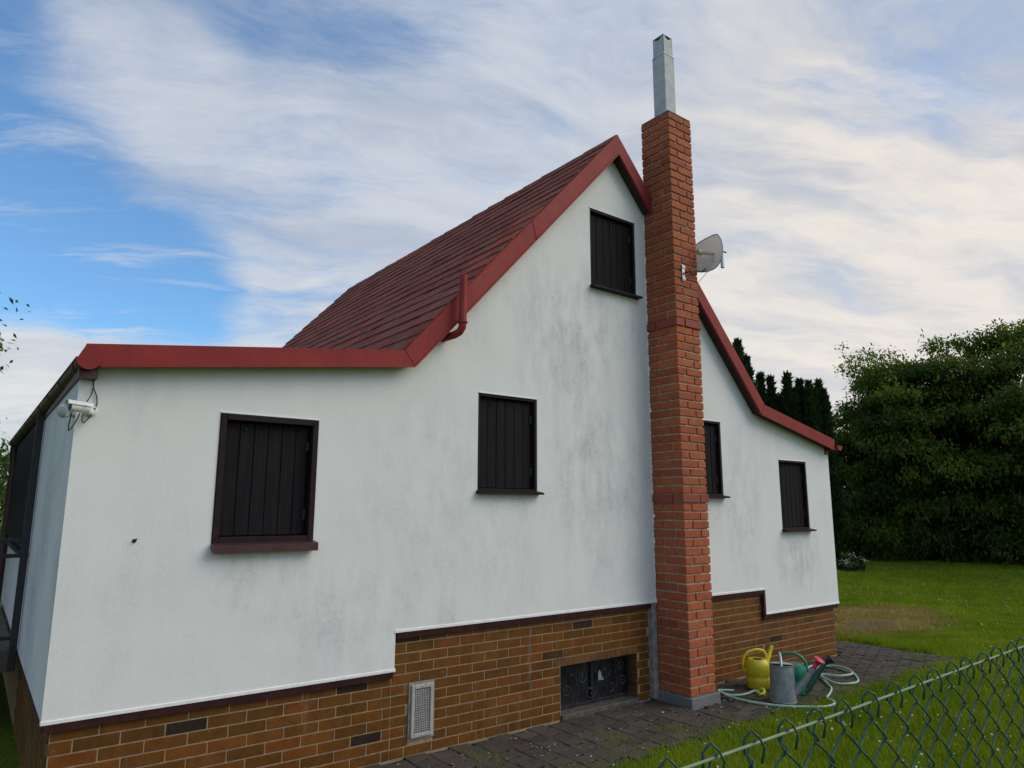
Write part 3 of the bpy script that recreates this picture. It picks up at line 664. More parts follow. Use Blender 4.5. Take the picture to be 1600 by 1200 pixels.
# gutters
def gutter(p0, p1, r, name='gutter'):
    g_ = holder(name, roof); mb = MB(); seg = 12; a = [Vector(p0), Vector(p1)]
    ring = lambda p_, rr: [(p_[0] + rr * math.cos(math.pi + math.pi * k / seg), p_[1], p_[2] + rr * math.sin(math.pi + math.pi * k / seg)) for k in range(seg + 1)]
    vs_ = ring(a[0], r) + ring(a[1], r) + ring(a[0], r - .004) + ring(a[1], r - .004); m_ = seg + 1
    fs_ = [(k, k + m_, k + 1 + m_, k + 1) for k in range(seg)] + [(2 * m_ + k, 2 * m_ + k + 1, 3 * m_ + k + 1, 3 * m_ + k) for k in range(seg)]
    mb.add(vs_, fs_).build('trough', 'brown_red_paint', g_, smooth=True)
    poly = [(q[0], q[2]) for q in ring(a[0], r + .004)]
    MB().prism(poly, a[0][1] - .006, a[0][1] + .012).build('end_cap', 'red_paint', g_, fix=True)
    MB().tube([(a[0][0] - r, a[0][1], a[0][2]), (a[1][0] - r, a[1][1], a[1][2])], .007, 6).build('rolled_edge', 'brown_red_paint', g_, smooth=True)
    for k in range(9):
        q = (k + .3) / 9; c_ = a[0].lerp(a[1], q)
        MB().prism([(x, z) for x, z in [(s_[0], s_[2]) for s_ in ring(c_, r + .006)]] + [(x, z) for x, z in reversed([(s_[0], s_[2]) for s_ in ring(c_, r + .001)])], c_[1] - .012, c_[1] + .012).build('bracket', 'brown_red_paint', g_, fix=True)
    return g_
g1 = gutter((0.472, -0.165, 2.752), (0.385, 6.66, 2.72), 0.062)
g2 = gutter((9.30, -0.15, 2.715), (9.31, 6.66, 2.70), 0.062)
MB().box(0.435, 0.535, -0.10, 6.6, 2.645, 2.715).build('eave_board', 'brown_red_paint', roof)
MB().tube([(0.385, 6.55, 2.68), (0.385, 6.55, 2.55), (0.40, 6.55, 2.45), (0.40, 6.55, 0.0)], .045, 10).build('downpipe', 'brown_red_paint', roof, smooth=True)
MB().box(9.17, 9.262, -0.012, 0.02, 2.60, 2.70).build('eave_end', 'brown_red_paint', roof)
# red vent stub in front of the rake
vp = MB().tube([(3.14, -0.195, 3.83), (3.137, -0.197, 3.60), (3.135, -0.199, 3.415)], .034, 14).build('vent_pipe', 'red_paint', house, smooth=True)
MB().tube([(3.135, -0.199, 3.42), (3.134, -0.196, 3.37), (3.125, -0.17, 3.335), (3.105, -0.12, 3.315), (3.075, -0.04, 3.305), (3.06, 0.03, 3.30)], .033, 14).build('elbow', 'red_paint', vp, smooth=True)
MB().lathe([(.040, 0), (.044, .004), (.044, .014), (.040, .018)], (3.135, -.199, 3.405), 14).build('collar', 'red_paint', vp, smooth=True)

# --- chimney: pinwheel bond, four bricks to a course
CX0, CX1, CY0, CY1 = 5.673, 6.060, -0.402, 0.0
CZ0, NC, CHH = 0.0875, 70, 0.08758
chim = MB().box(CX0 + .013, CX1 - .013, CY0 + .013, -0.004, CZ0, CZ0 + NC * CHH).build('chimney', 'mortar', house)
Wd, Dd, Tk, J = CX1 - CX0, CY1 - CY0, 0.121, 0.014
for c_ in range(NC):
    z = CZ0 + (c_ + .5) * CHH; band = c_ in (21, 42); ov = 0.012 if band else 0.0
    Lx, Ly = Wd - Tk - J, Dd - Tk - J
    if c_ % 2:
        cells = [(0, Lx, 0, Tk), (Wd - Tk, Wd, 0, Ly), (Wd - Lx, Wd, Dd - Tk, Dd), (0, Tk, Dd - Ly, Dd)]
    else:
        cells = [(Wd - Lx, Wd, 0, Tk), (0, Tk, 0, Ly), (0, Lx, Dd - Tk, Dd), (Wd - Tk, Wd, Dd - Ly, Dd)]
    for a, c, d, e in cells:
        if band:
            if a == 0: a -= ov
            if c == Wd: c += ov
            if d == 0: d -= ov
        me = chamfer_mesh(c - a, e - d, CHH - (0.004 if band else 0.0165), 0.004, 'band' if band else 'brick')
        if not me.materials: me.materials.append(MATS['band_brick' if band else 'chimney_brick'])
        o = link('brick', me, None, chim)
        o.location = Vector((CX0 + (a + c) / 2 + random.uniform(-.0025, .0025), CY0 + (d + e) / 2 + random.uniform(-.0025, .0025), z + random.uniform(-.002, .002)))
        o.rotation_euler = (random.gauss(0, .004), random.gauss(0, .005), random.gauss(0, .006))
ZT = CZ0 + NC * CHH
MB().box(CX0 + .002, CX1 - .002, CY0 + .002, CY1 - .002, ZT - .002, ZT + .016).build('mortar_crown', 'cement', chim, bevel=.008)
MB().box(CX0 - .028, CX1 + .028, CY0 - .030, 0.04, -0.04, CZ0 - .002).build('stone_foot', 'stone_base', chim, bevel=.006)
sm = MB()            # lumps of render smeared on the bricks where wall and stack meet
for k in range(64):
    z = 0.95 + k * 0.0655 + random.uniform(-.02, .02); wv = random.uniform(.004, .018) * (2.2 if random.random() < .14 else 1)
    if z > 5.0: continue
    hh = random.uniform(.02, .045)
    sm.add([(CX0 - .005, .002, z - hh), (CX0 - .005, -wv, z - hh * .5), (CX0 - .006, -wv * .8, z + hh * .4), (CX0 - .005, .002, z + hh), (CX0 + .006, .002, z)], [(0, 1, 2, 3), (0, 1, 4), (2, 3, 4), (1, 2, 4)])
o = sm.build('render_smear', 'white_edge', chim); o['kind'] = 'stuff'
fx, fy = 5.940, -0.140
flue = MB().box(fx - .09, fx + .09, fy - .09, fy + .09, ZT - .05, 7.10).build('flue', 'flue_metal', chim, bevel=.006)
MB().add([(fx - .09, fy - .09, 7.101), (fx + .09, fy - .09, 7.101), (fx + .09, fy + .09, 7.101), (fx - .09, fy + .09, 7.101), (fx - .078, fy - .078, 7.135), (fx + .078, fy - .078, 7.135), (fx + .078, fy + .078, 7.135), (fx - .078, fy + .078, 7.135)],
         [(0, 1, 5, 4), (1, 2, 6, 5), (2, 3, 7, 6), (3, 0, 4, 7)]).build('flue_shoulder', 'flue_metal', flue)
for s_ in ((1, 0), (-1, 0), (0, 1), (0, -1)):          # four sheets of the head, each with a half-round notch at its top
    pr_ = [(-.078, 7.13), (.078, 7.13), (.078, 7.352)] + [(.05 * math.cos(q), 7.352 - .034 * math.sin(q)) for q in [math.pi * k / 10 for k in range(11)]] + [(-.078, 7.352)]
    mb = MB(); vs_ = []
    for off in (.078, .0745):
        for a, z in pr_: vs_.append((fx + (s_[0] * off if s_[0] else a), fy + (s_[1] * off if s_[1] else a), z))
    n = len(pr_); mb.add(vs_, [tuple(range(n)), tuple(range(2 * n - 1, n - 1, -1))] + [(i, i + n, (i + 1) % n + n, (i + 1) % n) for i in range(n)])
    mb.build('flue_head', 'flue_metal', flue, fix=True)
MB().box(fx - .072, fx + .072, fy - .072, fy + .072, 7.25, 7.262).build('flue_baffle', 'dark_void', flue)
MB().box(fx - .081, fx + .081, fy - .081, fy + .081, 7.353, 7.362).build('flue_lid', 'grey_plastic', flue, bevel=.002)

# --- west side: long shuttered window above the terrace
ww = holder('window', house)
MB().box(XL - .030, XL + .02, 2.62, 5.95, 1.48, 2.66).build('frame', 'shutter_frame', ww, bevel=.005)
sh = MB().box(XL - .036, XL - .031, 2.68, 5.9, 1.53, 2.62).build('shutter', 'dark_void', ww)
me = chamfer_mesh(.02, .098, 1.08, .004, 'board'); me.materials.append(MATS['shutter_wood'])
for k in range(32):
    o = link('board', me, None, sh); o.location = Vector((XL - .046, 2.73 + k * .1, 2.075))
MB().box(XL - .07, XL + .0, 2.58, 6.0, 1.44, 1.475).build('sill', 'shutter_frame', ww)

# ------------------------------------------------------------------ terrace west of the house
deck = thing('terrace_deck', (-1.2, 4.6, 0.0), 'dark timber terrace deck along the left side of the cottage', 'deck')
me = chamfer_mesh(1.62, 0.135, 0.03, .004, 'plank'); me.materials.append(MATS['deck_wood'])
for k in range(28):
    o = link('plank', me, None, deck); o.location = Vector((-0.385, 2.62 + k * .142, 0.66))
MB().box(-1.19, 0.425, 2.505, 2.545, 0.50, 0.675).build('rim_joist', 'deck_wood', deck); MB().box(-1.2, -1.16, 2.55, 6.6, 0.50, 0.64).build('rim_joist', 'deck_wood', deck)
for y in (2.6, 4.5, 6.4): MB().box(-1.15, -1.03, y, y + .12, -0.05, 0.64).build('footing_post', 'deck_wood', deck)
rail = thing('terrace_railing', (-0.35, 2.5, 0.0), 'black metal railing with corner post at the left wall of the cottage', 'railing')
MB().box(0.385, 0.440, 2.44, 2.50, 0.52, 2.69).build('post', 'black_iron', rail, bevel=.004)
MB().box(-1.20, -1.14, 2.44, 2.50, 0.52, 1.60).build('post', 'black_iron', rail, bevel=.004)
for z in (1.585, 1.455, 0.78): MB().box(-1.139, 0.384, 2.452, 2.488, z - .016, z + .016).build('rail', 'black_iron', rail, bevel=.003)

# ------------------------------------------------------------------ aerial on the chimney
dish = thing('dish_antenna', (5.80, -0.41, 4.36), 'pale grey curved dish aerial on a bracket at the brick chimney', 'antenna')
dc = Vector((6.215, -0.43, 4.670)); dv = (dc - EYE).normalized(); dv.z = 0; dv.normalize(); rv = Vector((dv.y, -dv.x, 0)); face = (-rv * .74 - dv * .66 - Vector((0, 0, .06))).normalized()
su = face.cross(Vector((0, 0, 1))).normalized(); sv = su.cross(face).normalized(); NU = 16
def dsurf(a, c, off): return dc + su * a + sv * c - face * (off + 0.10 - 1.75 * (a * a + c * c))
mb = MB(); vs_ = []
def inside_map(i, j):            # rounded rectangle
    a = (i / NU * 2 - 1); c = (j / NU * 2 - 1)
    k = (1 - 0.22 * c * c * abs(a) ** 1.2); l_ = (1 - 0.20 * a * a * abs(c) ** 1.2)
    return a * k * .235, c * l_ * .190
for off in (0.0, 0.006):
    for i in range(NU + 1):
        for j in range(NU + 1): vs_.append(dsurf(*inside_map(i, j), off))
q_ = NU + 1; fs_ = []
for i in range(NU):
    for j in range(NU):
        a = i * q_ + j; fs_.append((a, a + q_, a + q_ + 1, a + 1)); a += q_ * q_; fs_.append((a, a + 1, a + q_ + 1, a + q_))
border = [i * q_ for i in range(NU)] + [NU * q_ + j for j in range(NU)] + [i * q_ + NU for i in range(NU, 0, -1)] + [j for j in range(NU, 0, -1)]
for k in range(len(border)):
    a, c = border[k], border[(k + 1) % len(border)]; fs_.append((a, c, c + q_ * q_, a + q_ * q_))
mb.add(vs_, fs_).build('reflector', 'dish_plastic', dish, smooth=True, fix=True)
rim = [dsurf(*inside_map(*divmod(b_, q_)), 0.003) for b_ in border]
MB().tube(rim + [rim[0]], .006, 6, cap=False).build('rim', 'grey_plastic', dish, smooth=True)
f0 = dsurf(0, 0, 0); f1 = f0 + face * .19
feed = MB().tube([f0, f1], .018, 12).build('feed_arm', 'cream_plastic', dish, smooth=True)
MB().tube([f1, f1 + face * .045], [.034, .030], 14).build('feed_head', 'cream_plastic', feed, smooth=True)
MB().tube([f0 + face * .01 - sv * .09, f0 + face * .01 + sv * .02], .012, 8).build('feed_stay', 'white_plastic', feed)
bk = dsurf(0, -.02, .012)
mast = bk - face * .10 + Vector((0, 0, -.03))
MB().tube([bk, bk.lerp(mast, .6), mast], .014, 8).build('back_arm', 'galvanised', dish, smooth=True)
MB().tube([mast + Vector((0, 0, -.10)), mast + Vector((0, 0, .08))], .022, 10).build('mast_stub', 'galvanised', dish, smooth=True)
MB().tube([mast + Vector((-.02, -.02, .085)), mast + Vector((.05, -.02, .085))], .008, 6).build('clamp_bolt', 'black_iron', dish)
MB().tube([(5.80, -0.418, 4.35), (5.84, -0.47, 4.365), (5.98, -0.455, 4.40), (6.09, -0.42, 4.43), (6.20, -0.36, 4.47), (6.27, -0.36, 4.52)], .0085, 8).build('bracket_arm', 'black_iron', dish, smooth=True)
plate = MB().box(5.785, 5.825, -0.416, -0.406, 4.27, 4.45).build('wall_plate', 'galvanised', dish, bevel=.002)
for z in (4.295, 4.425): MB().box(5.778, 5.832, -0.424, -0.417, z - .016, z + .016).build('clamp', 'white_plastic', plate, bevel=.002)
MB().tube([bk + Vector((0, 0, -.08)), (6.34, -.2, 4.42), (6.28, -.15, 4.28), (6.20, -.02, 4.16)], .0035, 5).build('cable', 'white_plastic', dish)

# ------------------------------------------------------------------ surveillance camera under the eave
sc_ = thing('security_camera', (0.535, 0.0, 2.455), 'white bullet security camera on the wall corner under the eave', 'camera')
MB().lathe([(.034, 0), (.034, .016), (.026, .024)], (0.530, 0.0, 2.455), 18, (0, -1, 0)).build('wall_plate', 'white_plastic', sc_, smooth=True)
for q in ((.016, .012), (-.012, -.015)): MB().lathe([(.0055, 0), (.0055, .003)], (0.530 + q[0], -.0245, 2.455 + q[1]), 8, (0, -1, 0)).build('screw', 'black_plastic', sc_)
MB().tube([(0.530, -.02, 2.455), (0.520, -.07, 2.440), (0.498, -.11, 2.440)], .015, 12).build('arm', 'white_plastic', sc_, smooth=True)
bx_ = Vector((0.505, -0.125, 2.452)); bd = Vector((-1, -0.22, 0.06)).normalized()
body = MB().tube([bx_, bx_ + bd * .10], .029, 18).build('body', 'white_plastic', sc_, smooth=True)
MB().tube([bx_ + bd * .0995, bx_ + bd * .103], .024, 18).build('lens', 'black_plastic', body, smooth=True)
su2 = bd.cross(Vector((0, 0, 1))).normalized(); sv2 = su2.cross(bd).normalized()
hv = []
for s_ in (-.012, .125):
    for k in range(9):
        a = math.pi * (0.08 + 0.84 * k / 8); hv.append(bx_ + bd * s_ + su2 * (math.cos(a) * .037) + sv2 * (math.sin(a) * .034 + .002))
hv2 = [v + sv2 * .003 for v in hv]
MB().add(hv + hv2, [(k, k + 1, k + 10, k + 9) for k in range(8)] + [(18 + k, 27 + k, 28 + k, 19 + k) for k in range(8)] + [(9 + k, 10 + k, 28 + k, 27 + k) for k in range(8)] + [(k, 18 + k, 19 + k, k + 1) for k in range(8)]).build('sun_hood', 'white_plastic', sc_, smooth=True)
sc2 = thing('sensor_lamp', (0.451, 0.16, 2.43), 'small round white swivel lamp left of the bullet camera at the wall corner', 'lamp')
MB().tube([(0.451, .10, 2.43), (0.415, 0.06, 2.43), (0.395, -.03, 2.435), (0.392, -.08, 2.437)], .013, 10).build('arm', 'white_plastic', sc2, smooth=True)
hd = Vector((-.75, -.6, -.25)).normalized(); hc = Vector((0.382, -.10, 2.430))
hdo = MB().lathe([(.012, -.045), (.030, -.035), (.040, -.012), (.041, .010), (.036, .018)], hc, 20, hd).build('head', 'white_plastic', sc2, smooth=True)
MB().lathe([(.0355, .0185), (.028, .026), (.010, .031)], hc, 20, hd).build('lens', 'grey_plastic', hdo, smooth=True)
cb = thing('camera_cable', (0.50, -0.01, 2.66), 'thin black cable looping from the eave down to the white camera', 'cable')
MB().tube([(.515, -.012, 2.70), (.522, -.012, 2.64), (.528, -.012, 2.60), (.515, -.05, 2.545), (.49, -.09, 2.49), (.478, -.10, 2.475)], .0035, 6).build('strand', 'black_plastic', cb, smooth=True)
MB().tube([(.520, -.014, 2.69), (.528, -.014, 2.60), (.552, -.012, 2.545), (.556, -.014, 2.50), (.545, -.016, 2.455), (.515, -.03, 2.40), (.492, -.06, 2.372), (.478, -.08, 2.385), (.480, -.09, 2.425)], .0035, 6).build('strand', 'black_plastic', cb, smooth=True)
MB().tube([(.462, -.10, 2.425), (.45, -.09, 2.38), (.425, -.09, 2.325), (.415, -.10, 2.315), (.412, -.11, 2.35), (.418, -.12, 2.42)], .0035, 6).build('strand', 'black_plastic', cb, smooth=True)

# ------------------------------------------------------------------ watering cans and hose on the paving
def arc(c, ax1, ax2, a0, a1, n=16): return [Vector(c) + Vector(ax1) * math.cos(a0 + (a1 - a0) * k / n) + Vector(ax2) * math.sin(a0 + (a1 - a0) * k / n) for k in range(n + 1)]
yx, yy = 6.86, -0.34
yc = thing('watering_can', (yx, yy, 0), 'yellow plastic watering can standing by the brick plinth', 'watering can')
MB().lathe([(.118, .004), (.124, .014), (.125, .10), (.119, .112), (.119, .128), (.126, .14), (.127, .225), (.120, .262), (.098, .285)], (yx, yy, 0), 32).build('body', 'yellow_plastic', yc, smooth=True)
MB().lathe([(.098, .2851), (.094, .292), (.060, .294)], (yx, yy, 0), 28).build('top', 'yellow_plastic', yc, smooth=True)
MB().lathe([(.050, .2945), (.048, .297)], (yx - .02, yy - .02, 0), 20).build('mouth', 'black_plastic', yc)
hx = Vector((.79, -.61, 0)) * 1.0
MB().tube([Vector((yx, yy, 0)) + v for v in [-hx * .118 + Vector((0, 0, .16)), -hx * .152 + Vector((0, 0, .19)), -hx * .160 + Vector((0, 0, .25)), -hx * .140 + Vector((0, 0, .32)), -hx * .085 + Vector((0, 0, .365)), -hx * .0 + Vector((0, 0, .385)), hx * .065 + Vector((0, 0, .375)), hx * .095 + Vector((0, 0, .335)), hx * .090 + Vector((0, 0, .275))]], .0165, 12).build('handle', 'yellow_plastic', yc, smooth=True)
MB().tube([(yx + .09, yy + .03, .07), (yx + .20, yy + .02, .22), (yx + .285, yy + .01, .37), (yx + .297, yy + .008, .392)], [.034, .026, .020, .019], 14).build('spout', 'yellow_plastic', yc, smooth=True)

zx, zy = 6.585, -0.80
zc_ = thing('watering_can', (zx, zy, 0), 'grey zinc watering can with pink sprinkler head, in front of the green one', 'watering can')
MB().lathe([(.126, .0), (.126, .012), (.121, .016), (.113, .335), (.118, .340), (.118, .350), (.113, .350), (.110, .342), (.118, .02), (.02, .02)], (zx, zy, 0), 36).build('body', 'zinc', zc_, smooth=True)
cov_ = [Vector((zx, zy, .345)) + Vector((math.cos(a), math.sin(a), 0)) * .110 for a in [R_(-60) + R_(180) * k / 14 for k in range(15)]]
MB().add(cov_ + [v + Vector((0, 0, .004)) for v in cov_], [tuple(range(14, -1, -1)), tuple(range(15, 30))] + [(k, k + 1, k + 16, k + 15) for k in range(14)]).build('half_cover', 'galvanised', zc_)
d1 = (Vector((zx, zy, 0)) - EYE); d1.z = 0; d1.normalize(); side_ = Vector((d1.y, -d1.x, 0))
ctr = Vector((zx, zy, 0))
MB().tube([ctr + d1 * .10 - side_ * .01 + Vector((0, 0, .345)), ctr + d1 * .075 - side_ * .012 + Vector((0, 0, .43)), ctr - side_ * .01 + Vector((0, 0, .455)), ctr - d1 * .075 - side_ * .005 + Vector((0, 0, .43)), ctr - d1 * .108 + Vector((0, 0, .345))], .0125, 10).build('handle', 'galvanised', zc_, smooth=True)
sp0 = ctr + side_ * .112 + Vector((0, 0, .075)); sp1 = ctr + side_ * .30 + d1 * .0 + Vector((0, 0, .335))
spz = MB().tube([sp0 - side_ * .02, sp0.lerp(sp1, .4), sp1], [.040, .032, .021], 16).build('spout', 'zinc', zc_, smooth=True)
dr = (sp1 - sp0).normalized()
ros = MB().tube([sp1 - dr * .01, sp1 + dr * .05], [.023, .020], 14).build('rose_neck', 'pink_plastic', zc_, smooth=True)
rn = (dr * .55 + Vector((0, 0, .55)) + side_ * .25 - d1 * .25).normalized()
rc = sp1 + dr * .055
MB().lathe([(.020, -.012), (.030, .012), (.052, .040), (.054, .046), (.050, .049), (.012, .055)], rc, 20, rn).build('sprinkler_rose', 'pink_plastic', zc_, smooth=True)

gx_, gy_ = 6.98, -0.70
gc = thing('watering_can', (gx_, gy_, 0), 'green plastic watering can with black sprinkler head, behind the zinc one', 'watering can')
MB().lathe([(.110, .004), (.116, .014), (.117, .12), (.112, .128), (.112, .14), (.118, .15), (.118, .24), (.105, .275), (.075, .29)], (gx_, gy_, 0), 32).build('body', 'green_plastic', gc, smooth=True)
MB().lathe([(.075, .2901), (.070, .295), (.03, .296)], (gx_, gy_, 0), 24).build('top', 'green_plastic', gc, smooth=True)
gctr = Vector((gx_, gy_, 0))
MB().tube([gctr + v for v in [-side_ * .125 + Vector((0, 0, .21)), -side_ * .155 + Vector((0, 0, .28)), -side_ * .145 + Vector((0, 0, .345)), -side_ * .09 + Vector((0, 0, .385)), Vector((0, 0, .39)), side_ * .06 + Vector((0, 0, .365)), side_ * .105 + Vector((0, 0, .31)), side_ * .118 + Vector((0, 0, .235))]], .0165, 12).build('handle', 'green_plastic', gc, smooth=True)
g0 = gctr + side_ * .09 - d1 * .03 + Vector((0, 0, .045)); g1_ = gctr + side_ * .295 - d1 * .01 + Vector((0, 0, .315))
MB().tube([g0, g0.lerp(g1_, .4), g1_], [.050, .036, .022], 16).build('spout', 'dark_green_plastic', gc, smooth=True)
gd = (g1_ - g0).normalized()
MB().lathe([(.021, -.01), (.026, .02), (.046, .060), (.046, .068), (.01, .074)], g1_ + gd * .01, 18, (gd + side_ * .5).normalized()).build('sprinkler_rose', 'black_plastic', gc, smooth=True)

def smooth_path(pts, n=8):
    P_ = [Vector(p_) for p_ in pts]; P_ = [P_[0]] + P_ + [P_[-1]]; out = []
    for i in range(1, len(P_) - 2):
        a, b_, c, d = P_[i - 1:i + 3]
        for k in range(n):
            t_ = k / n; out.append(0.5 * ((2 * b_) + (c - a) * t_ + (2 * a - 5 * b_ + 4 * c - d) * t_ ** 2 + (3 * b_ - a - 3 * c + d) * t_ ** 3))
    return out + [P_[-2]]
hose = thing('garden_hose', (6.6, -0.8, 0), 'pale green garden hose lying in loops round the watering cans', 'hose')
HZ = 0.0135
hp = [(6.50, -.29), (6.42, -.215), (6.355, -.20), (6.27, -.36), (6.26, -.62), (6.35, -.88), (6.51, -1.05), (6.68, -1.17), (6.84, -1.18), (6.93, -1.12), (7.00, -1.02), (7.18, -.95), (7.40, -.85), (7.58, -.70), (7.80, -.50), (7.97, -.29), (8.08, -.19), (8.27, -.16), (8.38, -.34), (8.30, -.57), (8.12, -.70), (7.93, -.66), (7.83, -.50), (7.70, -.60), (7.66, -.78), (7.84, -.88), (8.07, -.79), (8.33, -.55), (8.36, -.36), (8.22, -.24), (7.98, -.36), (7.80, -.46), (7.45, -.45)]
MB().tube(smooth_path([(x, y, HZ + (0.021 if 20 <= k <= 23 or k in (27, 28, 30) else 0)) for k, (x, y) in enumerate(hp)]), .0115, 9).build('tubing', 'hose_rubber', hose, smooth=True)
hp2 = [(6.26, -.30), (6.31, -.37), (6.40, -.435), (6.53, -.445), (6.64, -.425), (6.72, -.47)]
MB().tube(smooth_path([(x, y, HZ + .022 * (k == 0)) for k, (x, y) in enumerate(hp2)]), .0115, 9).build('tubing', 'hose_rubber', hose, smooth=True)
fit = thing('hose_fitting', (6.62, -0.56, 0), 'small yellow hose coupling on the paving left of the zinc can', 'coupling')
MB().tube([(6.71, -.475, .03), (6.675, -.52, .035), (6.655, -.545, .03)], [.019, .021, .015], 12).build('socket', 'yellow_fitting', fit, smooth=True)
MB().tube([(6.655, -.545, .028), (6.60, -.565, .022), (6.545, -.56, .024)], [.015, .013, .016], 12).build('tap', 'yellow_fitting', fit, smooth=True)
MB().tube([(6.545, -.56, .024), (6.525, -.555, .05)], [.018, .014], 12).build('nut', 'yellow_fitting', fit, smooth=True)
MB().tube([(6.60, -.565, .022), (6.61, -.58, .004)], .008, 8).build('peg', 'yellow_fitting', fit, smooth=True)

# ------------------------------------------------------------------ chain link fence beside the camera
FYY, FZ, PIT = -4.470, 1.600, 0.0735
def fy_(x): return -4.478 + (x - 0.64) * 0.0215
fence = thing('chain_link_fence', (1.5, FYY, 0.0), 'green wire mesh fence with pale tension wire in the foreground', 'fence')
def mesh_wire(var, ph):
    pts = []; nh = 48; a = PIT / 4 * 1.05; hh = 0.0325; rnd = random.Random(var)
    for k in range(nh):
        s_ = ph if k % 2 else -ph; z = FZ - 0.024 - k * hh; j = rnd.uniform(-.0016, .0016)
        x0_ = s_ * a + j
        pts += [(x0_ * .72, -.0032 * s_, z + hh * .16), (x0_, 0.0, z), (x0_ * .72, .0032 * s_, z - hh * .16)]
    if ph > 0:                     # this end is bent over the tension wire into a loop
        pts = [(-a * .55, -.006, FZ - .020), (-a * .35, -.008, FZ - .004), (-a * .62, -.005, FZ + .010 + rnd.uniform(-.002, .004)), (-a * 1.05, .0, FZ + .014 + rnd.uniform(-.002, .005)), (-a * 1.45, .005, FZ + .006), (-a * 1.35, .006, FZ - .010)] + pts
    else:
        pts = [(a * 1.30, -.004, FZ + .004), (a * 1.12, .004, FZ - .004), (a * .95, .004, FZ - .014)] + pts
    me_o = MB().tube(pts, .00165, 6)
    me = bpy.data.meshes.new('mesh_wire'); me.from_pydata(me_o.v, [], me_o.f); me.polygons.foreach_set('use_smooth', [True] * len(me.polygons)); me.update(); me.materials.append(MATS['fence_green']); return me
wires = {p_: [mesh_wire(v, p_) for v in range(5)] for p_ in (1, -1)}
for k in range(-4, 80):
    o = link('mesh_wire', random.choice(wires[1 if k % 2 else -1]), None, fence); o.location = Vector((0.585 + k * PIT / 2, fy_(0.585 + k * PIT / 2), 0.0)); o.rotation_euler = (random.gauss(0, .001), random.gauss(0, .002), 0)
MB().tube([(x, fy_(x) + .0005 * math.sin(x * 3), FZ + .0008 * math.sin(x * 5)) for x in np.linspace(-0.6, 3.65, 40)], .0018, 8).build('tension_wire', 'fence_line', fence, smooth=True)
MB().tube([(x, fy_(x), 0.85) for x in (-0.6, 2.0, 3.65)], .0021, 8).build('tension_wire', 'fence_line', fence, smooth=True)
for x in (-0.62, 3.66):
    ps = MB().tube([(x, fy_(x), -.03), (x, fy_(x), 1.63)], .019, 14).build('post', 'fence_green', fence, smooth=True)
    MB().lathe([(.021, 1.62), (.021, 1.64), (.012, 1.648)], (x, fy_(x), 0), 14).build('post_cap', 'black_plastic', ps)

